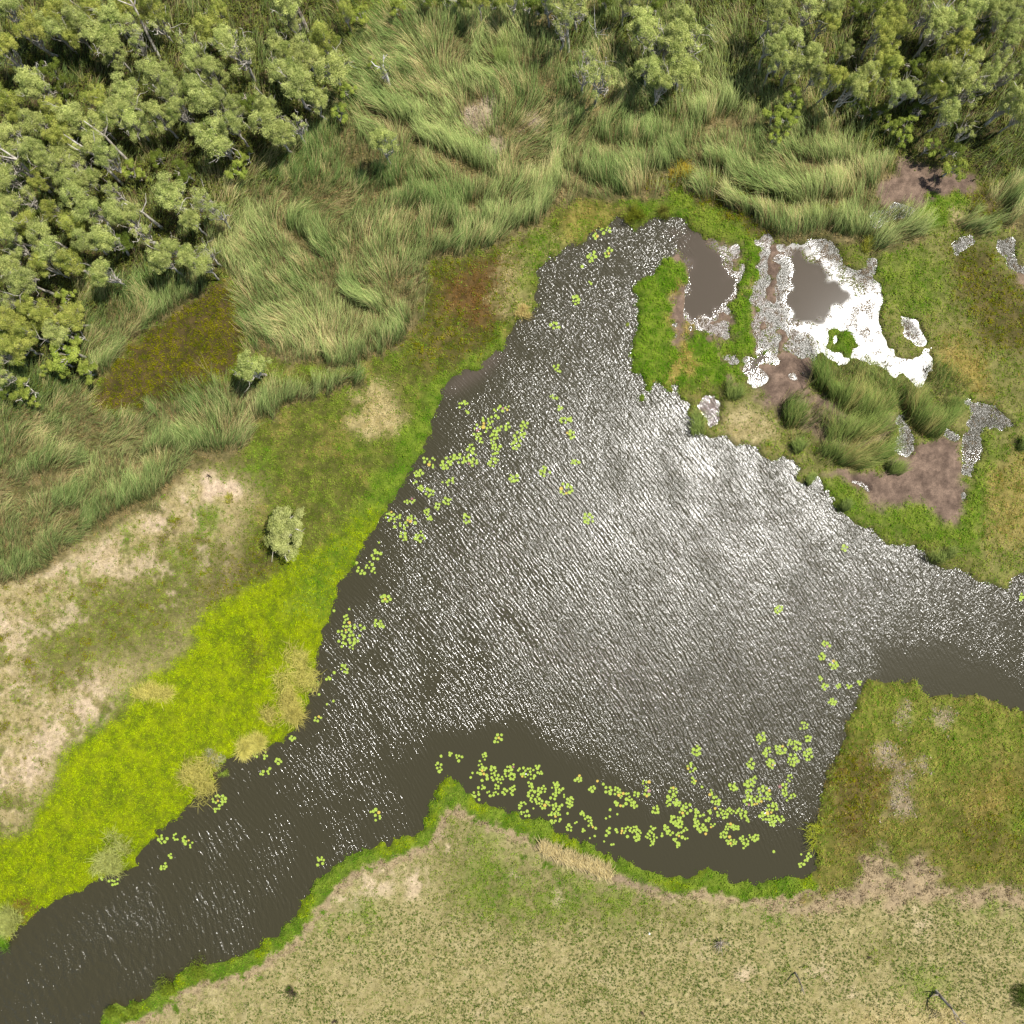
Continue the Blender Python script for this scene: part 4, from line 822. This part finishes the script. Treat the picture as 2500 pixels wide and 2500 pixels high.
L_mesh = make_tree(777, 5.2, 2.75, 14, 5, 420, col(150, 160, 84), col(214, 216, 140), (.45, 1.0), bare=0, leafs=.15)
for j, ids in grp.items():
    for kd in set(trees[i][3] for i in ids):
        sub = sorted([i for i in ids if trees[i][3] == kd], key=lambda i: trees[i][0])
        for q, i in enumerate(sub):
            x, y, rpx, kd = trees[i]
            o_ = '' if len(sub) == 1 else (', left of two' if q == 0 else ', right of two') if len(sub) == 2 else ', ' + ORD[q] + ' from left'
            lab = LOOK[kd] + ' ' + LM[j][2] + o_
            if kd == 'L': tm, cm = L_mesh; H0, R0 = 5.2, 2.75
            else: tm, cm = K[kd][int(rng.integers(len(K[kd])))]; H0, R0 = HT[kd]
            sc = rpx / 20 / R0 * rng.uniform(1.0, 1.12) * (.86 if kd in 'gysd' else 1)
            hz = 1.0
            if kd in 'gysw': hz = np.clip(rng.uniform(.85, 1.15) / sc * .9, .85, 1.8)
            if y > 700 and kd == 'w': hz = .8
            hc = H0 * sc * hz * .8
            f = 1 - hc / CAMH
            wx, wy = float(WX(x)) * f, float(WY(y)) * f
            z0 = max(float(land_z(wx * 20 + 1250, 1250 - wy * 20)), 0)
            t = empty('gum_tree' if kd in 'gyswL' else 'bushy_tree', (wx, wy, z0), lab, 'tree', None if kd == 'L' else CATG[kd], rng.uniform(0, 6.28))
            t.scale = (sc, sc, sc * hz)
            if kd == 'L': t.scale = (sc * .92, sc * 1.14, sc); t.rotation_euler[2] = -.3
            for nm, me in (('trunk', tm), ('crown', cm)):
                link(bpy.data.objects.new(nm, me), t)
print('trees', len(trees))

# ---- bare dead trees, stumps and fallen limbs
def dead_tree(name, px, py, limbs, label, mat, cat='dead tree', scale=1.0):
    """limbs: list of polylines in metres relative to the base, each with start radius"""
    z0 = max(float(land_z(px, py)), -.02); t = empty(name, (float(WX(px)), float(WY(py)), z0), label, cat)
    tv, tf = tube(np.array(limbs[0][0], float) * scale, np.linspace(limbs[0][1], limbs[0][2], len(limbs[0][0])), 7)
    mobj('trunk', tv, tf, None, mat, t, True)
    for pts, r0, r1 in limbs[1:]:
        v_, f_ = tube(np.array(pts, float) * scale, np.linspace(r0, r1, len(pts)), 5); mobj('branch', v_, f_, None, mat, t, True)
    return t
dead_tree('dead_tree', 950, 212, [([(0,0,-.2),(.05,.1,1.5),(-.1,.3,3.0),(-.15,.35,4.2)], .24, .12), ([(-.1,.3,3.0),(-.6,.5,3.7),(-1.1,.5,4.1),(-1.5,.9,4.4)], .12, .04), ([(-.15,.35,4.2),(0,.9,4.8),(.1,1.2,5.3)], .11, .05),
    ([(0,.9,4.8),(.5,1.3,5.2)], .06, .02), ([(-.6,.5,3.7),(-.9,.1,4.1)], .05, .02)], 'bleached dead tree with three broken limbs standing in the reeds', M_barkw)
dead_tree('dead_tree', 2279, 2414, [([(0,0,-.2),(.1,-.05,.9),(.3,-.25,2.2),(.5,-.45,3.4)], .24, .13), ([(.1,-.05,.9),(-.5,.1,1.2),(-1.1,0,1.4)], .10, .03), ([(.5,-.45,3.4),(.9,-1.2,4.6),(1.3,-1.7,5.3)], .09, .02), ([(.5,-.45,3.4),(.6,-1.5,4.5),(.6,-2.3,5.2)], .08, .02),
    ([(.9,-1.2,4.6),(1.8,-1.5,5.1),(2.6,-1.8,5.5)], .05, .015), ([(.6,-1.5,4.5),(.1,-2.1,5.0)], .04, .01), ([(.9,-1.2,4.6),(1.5,-.8,5.2)], .04, .01), ([(.3,-.25,2.2),(.9,-.3,3.2)], .05, .015), ([(.6,-1.5,4.5),(1.1,-2.3,5.2)], .04, .01)] + [([(1.0+.25*i,-1.3-.1*i,4.8),(1.3+.45*(i%3),-1.5-.35*(i%4),5.2),(1.2+.6*(i%4),-1.6-.5*(i%3),5.6)], .045, .02) for i in range(8)], 'leafless grey tree leaning to the lower right on the meadow', M_barkd)
dead_tree('dead_tree', 1939, 2370, [([(0,0,-.2),(0,-.1,1.2),(.05,-.5,2.6),(0,-.9,3.6)], .12, .04), ([(0,-.1,1.2),(.25,-.1,1.9)], .05, .015), ([(.05,-.5,2.6),(-.2,-.8,3.3)], .04, .01)], 'slim dead sapling in the meadow, left of the leaning tree', M_barkd)
def twiggy(px, py, r, h, n, label, mat, seed):
    rr = np.random.default_rng(seed); lim = [([(0,0,-.2),(.02,.02,h*.3),(.05,.03,h*.5)], .09, .05)]
    for i in range(n):
        a = rr.uniform(0, 6.28); e = (r*rr.uniform(.5,1)*math.cos(a), r*rr.uniform(.5,1)*math.sin(a), h*rr.uniform(.6,1))
        lim.append(([(.03,.02,h*.4*rr.random()),(e[0]*.5,e[1]*.5+.1,e[2]*.6),e], .04, .01))
    dead_tree('dead_bush', px, py, lim, label, mat, 'dead bush')
twiggy(1756, 2298, 1.3, 1.3, 26, 'leafless grey bush in the middle of the meadow', M_barkd, 1)
twiggy(716, 2418, 1.2, 1.1, 22, 'charred looking bush with pale twigs at the lower left meadow', M_dark, 2)
twiggy(2118, 2334, .45, .4, 10, 'small dark stump in the meadow below the right weed bank', M_dark, 3)
twiggy(515, 1164, .5, .4, 10, 'small dark brown stump on the bare sand of the left meadow', M_dark, 4)
twiggy(1568, 2468, .5, .4, 10, 'tiny black stump near the bottom edge', M_dark, 5)
twiggy(820, 2488, .6, .6, 12, 'dark stump with one pale stick at the bottom edge', M_dark, 6)
twiggy(1257, 82, 1.6, 3.2, 8, 'dark leafless snag in the shaded reeds at the top', M_dark, 8)
twiggy(1450, 95, 2.0, 4.0, 6, 'tall pale stick snag in the reeds near the top centre', M_barkw, 9)
dead_tree('dead_tree', 752, 82, [([(0,0,-.2),(-.2,.6,2.5),(-.5,1.0,5),(-.9,1.3,8)], .3, .2), ([(-.5,1.0,5),(.2,1.4,7),(.1,1.8,9)], .2, .1), ([(-.9,1.3,8),(-1.2,1.7,10)], .18, .08)], 'thick grey twin trunk rising past the top edge', M_barkd)
# big white limbs that show above the canopy
for i, (px_, py_, dx_, dy_, h_, lab) in enumerate([(395,150,-1.2,4.6,10,'long curved white limb reaching over the upper left wood'),(135,480,-3.2,3.4,9,'long pale trunk leaning towards the left edge'),(305,455,-3.0,2.6,9,'pale trunk leaning over the left wood toward its middle'),
        (400,560,-1.8,.8,7,'broken white trunk at the glade edge'),(320,400,-2,1.8,8,'short leaning grey trunk above the glade'),(2230,290,2.6,2.0,9,'white forked trunk slanting right in the right wood'),(2400,310,3.2,2.2,9,'slanting white trunk at the right edge of the right wood'),
        (2235,140,.6,3.2,9,'pair of grey stems rising in the right wood'),(1388,130,-1.6,3.2,8,'white trunk across the dark reeds at top centre'),(1885,190,.5,1.8,7,'grey trunk in front of the right wood')]):
    lim = [([(0,0,-.2),(dx_*.2,dy_*.3,h_*.35),(dx_*.35,dy_*.6,h_*.7),(dx_*.7,dy_*.8,h_*.88),(dx_,dy_,h_)], .2, .05),
           ([(dx_*.35,dy_*.6,h_*.7),(dx_*.35+.9,dy_*.6+.8,h_*.85),(dx_*.35+1.1,dy_*.6+1.6,h_*.95)], .09, .025), ([(dx_*.35,dy_*.6,h_*.7),(dx_*.35-1.2,dy_*.6-.1,h_*.85),(dx_*.35-1.9,dy_*.6+.3,h_*.92)], .09, .025),
           ([(dx_*.7,dy_*.8,h_*.88),(dx_*.7+.7,dy_*.8+.2,h_)], .05, .015)]
    f = 1; dead_tree('bare_tree', px_, py_, lim, lab, M_bark, 'tree')

# white stone
r0 = np.random.default_rng(3); a = np.linspace(0, 2 * math.pi, 9)[:-1]
V = [(0, 0, .16)] + [(.13 * math.cos(t_) * r0.uniform(.8, 1.1), .12 * math.sin(t_), .10) for t_ in a] + [(.17 * math.cos(t_), .16 * math.sin(t_) * r0.uniform(.8, 1.1), -.03) for t_ in a]
me = bpy.data.meshes.new('white_stone'); me.from_pydata(V, [], [(0, i + 1, (i + 1) % 8 + 1) for i in range(8)] + [(i + 1, i + 9, (i + 1) % 8 + 9, (i + 1) % 8 + 1) for i in range(8)]); me.materials.append(M_stone)
o = link(bpy.data.objects.new('white_stone', me)); o.location = (float(WX(1584)), float(WY(2275)), float(land_z(1584, 2275))); tag(o, 'small white stone lying on the grazed meadow', 'stone')

# ------------------------------------------------------------------ water lilies
Z5 = '1220,165,26,6 1197,330,20,4 1232,390,14,3 1250,455,22,5 1285,450,15,3 1292,535,24,6 1315,688,26,6 1147,740,32,9 975,780,34,12 1268,840,40,10 1390,1000,32,9 695,375,30,6 720,410,15,3 885,390,25,4 930,395,25,6 885,440,15,3 845,455,25,6 810,450,12,2 790,500,40,9 830,500,20,3 770,540,25,4 785,570,25,4 900,500,18,3 935,495,25,6 870,540,35,8 860,580,20,4 875,620,35,8 860,690,35,8 1035,490,28,6 1005,540,35,9 985,590,35,8 735,590,12,2 745,630,35,7 750,690,30,7 770,655,10,1 690,670,40,9 640,670,25,4 600,695,40,10 490,670,22,2 490,700,25,3 530,670,12,2 525,710,10,2 405,730,14,3 450,750,30,9 430,800,15,3 460,835,22,5 505,860,28,7 580,800,8,1 625,800,28,6 610,905,28,6 625,890,8,1 545,930,25,5 490,965,28,6 510,990,20,3 385,910,16,4 415,900,16,4 290,990,30,10 340,990,15,3 410,1010,30,8 315,1020,8,1 365,1045,30,6 315,1048,8,1 365,1100,30,7 455,1105,34,9 710,1005,26,7 228,1138,6,2 215,1200,35,7 170,1260,25,5 130,1290,25,5 200,1290,18,3 105,1248,8,1 265,1445,30,9 228,1588,35,9 63,1504,8,1 60,1575,35,6 120,1600,30,5 25,1620,30,5 70,1660,60,14 20,1690,25,4 75,1717,14,2 40,1545,12,2 35,1840,35,7 -20,1510,10,2'
Z7 = '1815,18,18,3 1855,-18,7,1 1720,85,14,2 1755,42,22,5 1770,103,7,1 1850,135,8,2 1815,157,5,1 1765,238,22,6 1622,345,22,5 1420,445,25,4 1472,440,20,4 1545,472,20,6 1470,528,35,6 1215,690,40,14 1205,740,18,4 905,910,30,7 975,895,20,5 1030,915,25,6 1060,938,20,3 950,995,18,5 910,1055,25,6 563,1118,15,3 605,1138,8,1 635,1140,25,6 1775,1028,26,7'
Z8 = '887,345,30,8 573,440,9,2 622,430,15,4 672,455,22,6 560,510,30,7 207,770,38,8 812,440,15,4 815,465,10,2 790,485,18,3 800,530,30,9 747,538,7,1 737,563,8,1 860,520,25,7 875,560,25,6 905,575,25,6 945,530,35,12 965,500,15,3 965,560,20,5 835,562,20,2 800,580,8,1 795,615,20,4 770,668,30,6 835,645,8,2 845,665,8,1 880,615,20,5 875,655,15,4 925,640,20,4 968,625,20,6 962,660,12,3 1005,520,10,2 1045,530,30,8 1030,550,18,3 1080,520,10,2 1075,555,20,4 1110,505,15,3 1120,540,15,4 1070,605,22,5 1075,650,25,7 1080,690,25,6 1020,720,20,4 1040,705,10,2 1020,760,12,2 1045,765,20,5 1085,735,8,1 1110,690,25,7 1140,715,25,7 1160,710,18,4 1110,640,20,4 1145,625,20,4 1205,610,25,8 1220,640,20,5 1240,625,12,3 1200,670,25,5 1255,665,8,2 1290,690,25,7 1280,715,20,4 1245,710,10,2 1210,730,28,8 1180,765,14,3 1215,770,20,5 1195,810,18,4 1232,800,10,2 1270,765,8,2 1285,845,22,6 1320,812,8,2 1360,765,18,4 1390,795,22,5 1400,830,18,4 1358,852,14,3 1430,845,6,1 1425,888,7,1 1398,900,7,1 1337,570,25,8 1410,625,18,6 1440,583,6,1 1472,600,8,1 1500,635,25,6 1550,640,30,8 1570,660,18,4 1605,655,12,3 1620,695,30,9 1660,655,20,7 1645,715,18,4 1545,710,15,4 1510,742,8,1 1550,767,9,1 1508,780,7,1 1487,790,8,1 1580,720,14,3 1710,600,25,6 1715,650,20,5 1760,745,28,8 1860,640,28,7 1855,690,35,9 1880,710,20,5 1830,710,15,3 1500,855,18,3 1545,860,10,3 1488,885,7,1 1477,918,9,1 1522,935,9,2 1580,860,20,6 1610,850,18,4 1640,850,22,6 1670,870,22,6 1660,900,18,4 1600,890,10,2 1720,885,18,5 1745,850,22,6 1755,890,22,6 1745,915,18,4 1735,940,7,1 1820,840,22,6 1855,800,25,7 1890,830,25,7 1840,870,20,5 1870,910,20,5 1885,938,14,4 1800,880,8,2'
Z9 = '805,15,14,3 827,58,18,4 900,60,18,6 962,60,16,4 1022,35,14,3 870,145,26,8 708,275,26,8 685,287,6,1 735,347,20,6 475,345,36,10 505,420,26,8 555,400,16,4 585,410,30,9 630,370,20,5 670,385,28,8 525,485,28,9 645,465,34,12 735,435,36,14 112,415,32,11 83,510,28,9 97,580,18,5 150,615,8,2 418,485,28,9 320,615,28,9 410,595,35,16 430,570,20,4 400,640,20,6 195,648,18,5 225,695,28,8 495,650,45,14 455,690,25,6 400,690,30,8 420,710,20,4 375,690,8,2 630,565,22,5 595,615,25,6 600,650,20,5 640,665,22,5 615,690,8,1 535,730,32,10 490,775,38,12 540,800,38,12 585,795,18,4 5,700,15,3 60,735,30,8 40,760,22,5 20,800,25,6 15,830,18,4 50,850,18,4 25,885,28,8 60,900,10,2 10,935,12,3 120,765,28,8 150,770,14,3 110,815,22,5 130,840,28,8 175,800,18,5 165,860,22,6 205,830,18,5 190,755,15,4 218,735,6,1 245,760,25,8 270,770,20,5 300,750,25,8 350,750,22,6 375,765,28,8 400,800,18,6 290,835,25,8 330,840,25,7 265,880,25,8 290,910,25,7 315,925,25,8 370,900,14,3 385,925,25,8 410,890,14,5 440,900,25,7 375,955,8,1 695,990,8,1 740,997,20,5 720,1020,14,3 695,1052,20,5 540,973,6,2'
Z6 = '937,1165,20,6 570,1503,26,8 835,1700,26,8 812,1765,22,6 875,1815,26,7 1915,1435,18,6 2500,1640,10,1'
Z2 = '1410,1425,30,9 1500,1400,30,8 1485,1275,28,8 1325,1665,28,10 1205,1805,28,8 1397,1570,10,2 1350,1478,8,2 1430,1310,16,4'
pads = []
for s_, ox, oy in ((Z5, 825, 825), (Z7, 0, 1650), (Z8, 825, 1650), (Z9, 1650, 1650), (Z6, 1650, 825), (Z2, 825, 0)):
    for e in s_.split():
        cx, cy, cr, n = map(float, e.split(',')); cx = ox + cx * .44; cy = oy + cy * .44; cr *= .44
        if cx > 2520 or samp(land, cx, cy) > .6: continue
        got = []; th_ = rng.uniform(0, math.pi); el = rng.uniform(.65, 1.)
        for q in range(int(n)):
            big = 3.4 if cr > 12 and n > 7 else 3.1
            for tr in range(30):
                r_ = big * rng.uniform(.8, 1.45); rr, aa = cr * .95 * math.sqrt(rng.random()) if n > 1 else 0, rng.uniform(0, 6.28)
                lx, ly = rr * math.cos(aa), rr * math.sin(aa) * el
                x, y = cx + lx * math.cos(th_) - ly * math.sin(th_), cy + lx * math.sin(th_) + ly * math.cos(th_)
                if all((x - g_[0]) ** 2 + (y - g_[1]) ** 2 > ((r_ + g_[2]) * .86) ** 2 for g_ in got) and all((x - g_[0]) ** 2 + (y - g_[1]) ** 2 > ((r_ + g_[2]) * .84) ** 2 for g_ in pads[-120:]):
                    got.append([x, y, r_, cx, cy]); break
        pads += got
# group pads into plants: cluster centres closer than 17 units grow from one root
cent = sorted(set((round(p_[3], 2), round(p_[4], 2)) for p_ in pads)); root = {}
plants = []
for c_ in cent:
    for pl in plants:
        if any((c_[0] - d_[0]) ** 2 + (c_[1] - d_[1]) ** 2 < 13 ** 2 for d_ in pl) and len(pl) < 3: pl.append(c_); break
    else: plants.append([c_])
def pad_mesh(mat, seed):
    r = np.random.default_rng(seed); n = 18; a0 = .16
    th_ = np.linspace(a0, 2 * math.pi - a0, n); rad = 1 + .03 * r.standard_normal(n)
    V = [(.12, 0, .05)] + [(rad[i] * math.cos(t_), rad[i] * math.sin(t_), .10 + .03 * math.sin(3 * t_)) for i, t_ in enumerate(th_)] + [(.12, 0, .0)] + [(rad[i] * math.cos(t_), rad[i] * math.sin(t_), .05 + .03 * math.sin(3 * t_)) for i, t_ in enumerate(th_)]
    F_ = [(0, i + 1, i + 2) for i in range(n - 1)] + [(n + 1, n + 3 + i, n + 2 + i) for i in range(n - 1)] + [(i + 1, i + n + 2, i + n + 3, i + 2) for i in range(n - 1)]
    me = bpy.data.meshes.new('lily_pad'); me.from_pydata(V, [], F_); me.materials.append(mat); return me
PG = [pad_mesh(M_pad, i) for i in range(3)]; PR = [pad_mesh(M_padr, 5)]; PP = [pad_mesh(M_padp, 6)]
fl = []; 
for ring, (n_, rr, zz) in enumerate(((9, 1, .35), (7, .6, .6))):
    for i in range(n_):
        t_ = 2 * math.pi * i / n_ + ring * .3; c_, s_ = math.cos(t_), math.sin(t_); b_ = len(fl)
        fl += [(0, 0, .05), (rr * .6 * c_ - .18 * s_, rr * .6 * s_ + .18 * c_, zz * .5), (rr * c_, rr * s_, zz), (rr * .6 * c_ + .18 * s_, rr * .6 * s_ - .18 * c_, zz * .5)]
FL = bpy.data.meshes.new('flower'); FL.from_pydata(fl, [], [(i, i + 1, i + 2, i + 3) for i in range(0, len(fl), 4)]); FL.materials.append(M_flower)
NUM = ['no','one','two','three','four','five','six','seven','eight','nine','ten','eleven','twelve','thirteen','fourteen','fifteen','sixteen','seventeen','eighteen','nineteen','twenty']
WLM = [(1460,590,'in the narrow top bay'),(1370,740,'left of the green islet'),(1370,960,'in the line below the bay'),(1220,1010,'in the raft off the left bank'),(1130,1110,'in the chain towards the bank'),(1290,1170,'in open water below the raft'),
 (1020,1140,'at the left bank below the chain'),(960,1270,'in the loose left bank swarm'),(1050,1270,'right of the loose swarm'),(900,1380,'off the olive weed slope'),(930,1480,'on dark water off the lime bank'),(850,1550,'in the ring of pads off the lime bank'),
 (840,1640,'at the tall straw tussock'),(790,1700,'at the bulge of the lime bank'),(660,1860,'below the bulge of the lime bank'),(530,1960,'alone in the river middle, left'),(420,2060,'in the river below the lime bank'),(260,2150,'under the lowest tussock'),(780,2100,'by the river bend at the lower bank'),(920,1990,'left of the grassy spit'),
 (1090,1860,'at the tip of the grassy spit'),(1220,1800,'alone above the spit colony'),(1180,1880,'at the big colony left end'),(1200,1930,'beside the spit in the big colony'),(1250,1890,'in the big colony left half'),(1290,1890,'above the cut canes, upper part'),(1300,1950,'above the cut canes, middle part'),(1370,1950,'above the cut canes, right part'),
 (1370,2010,'nearest the cut canes'),(1430,2020,'in the dark water right of the canes'),(1430,1905,'in the gap of the big colony'),(1520,1940,'in the centre of the big colony'),(1580,1930,'in the upper middle colony'),(1560,2040,'in the lowest colony row, left'),(1620,2040,'in the lowest colony row, middle'),(1650,1950,'at the glitter edge of the colony'),
 (1690,2010,'in the lowest colony row, right'),(1700,1850,'reaching up into the glitter'),(1750,1960,'in the colony, upper right half'),(1760,2040,'in the colony, lower right half'),(1820,2040,'at the colony lower right corner'),(1840,1940,'in the right end of the colony'),(1870,1850,'in the glitter right of the colony'),(1880,1990,'in the far right crescent'),
 (1940,1820,'nearest the right bank in the glitter'),(1930,1920,'left of the dark right bank'),(1960,2100,'in the lake bottom right corner'),(2030,1690,'at the upper tip of the right bank'),(2015,1600,'on the glitter above the right bank'),(1900,1490,'alone in the bright glitter'),(2060,1340,'alone off the green point'),(2490,1455,'at the right edge of the lake')]
pg = {}
for c_i, pl in enumerate(plants):
    cx, cy = np.mean(pl, axis=0); j = min(range(len(WLM)), key=lambda q: (WLM[q][0] - cx) ** 2 + (WLM[q][1] - cy) ** 2); pg.setdefault(j, []).append((cx, cy, pl))
npad = 0
for j, lst in pg.items():
    lst.sort(key=lambda e: e[0])
    for q, (cx, cy, pl) in enumerate(lst):
        S_ = set(pl); mem = [p_ for p_ in pads if (round(p_[3], 2), round(p_[4], 2)) in S_]
        kinds = ['p' if z_ < .01 else 'o' if z_ < .05 else 'g' for z_ in rng.random(len(mem))]
        ng = kinds.count('g'); nn_ = len(mem)
        pos_ = '' if len(lst) == 1 else (', left one' if q == 0 else ', right one') if len(lst) == 2 else ', ' + (ORD[q] if q < 20 else 'last') + ' from left'
        lab = (NUM[nn_] if nn_ <= 20 else 'many') + (' lily pad' if nn_ == 1 else ' lily pads') + (', some orange, ' if nn_ > ng else ' ') + WLM[j][2] + pos_
        if len(lab.split()) > 16: lab = lab.replace(', some orange,', '')
        t = empty('water_lily', (float(WX(cx)), float(WY(cy)), 0.0), lab, 'water lily', 'water lilies floating on the lake'); t.empty_display_size = .1
        for p_, kd in zip(mem, kinds):
            me = {'g': PG[int(rng.integers(3))], 'o': PR[0], 'p': PP[0]}[kd]
            o = link(bpy.data.objects.new('lily_pad', me), t)
            o.location = (float(WX(p_[0]) - WX(cx)), float(WY(p_[1]) - WY(cy)), .012 + .028 * rng.random()); rs = p_[2] / 20
            o.scale = (rs, rs * rng.uniform(.86, 1), .25); o.rotation_euler = (rng.normal() * .03, rng.normal() * .03, rng.uniform(0, 6.28)); npad += 1
            if kd != 'g': o['label'] = 'orange pad' if kd == 'o' else 'purple red pad'
        if nn_ > 8 and rng.random() < .35:
            o = link(bpy.data.objects.new('flower', FL), t); p_ = mem[0]
            o.location = (float(WX(p_[0]) - WX(cx)) + .25, float(WY(p_[1]) - WY(cy)), .12); o.scale = (.09, .09, .1)
print('lilies', len(plants), 'pads', npad)
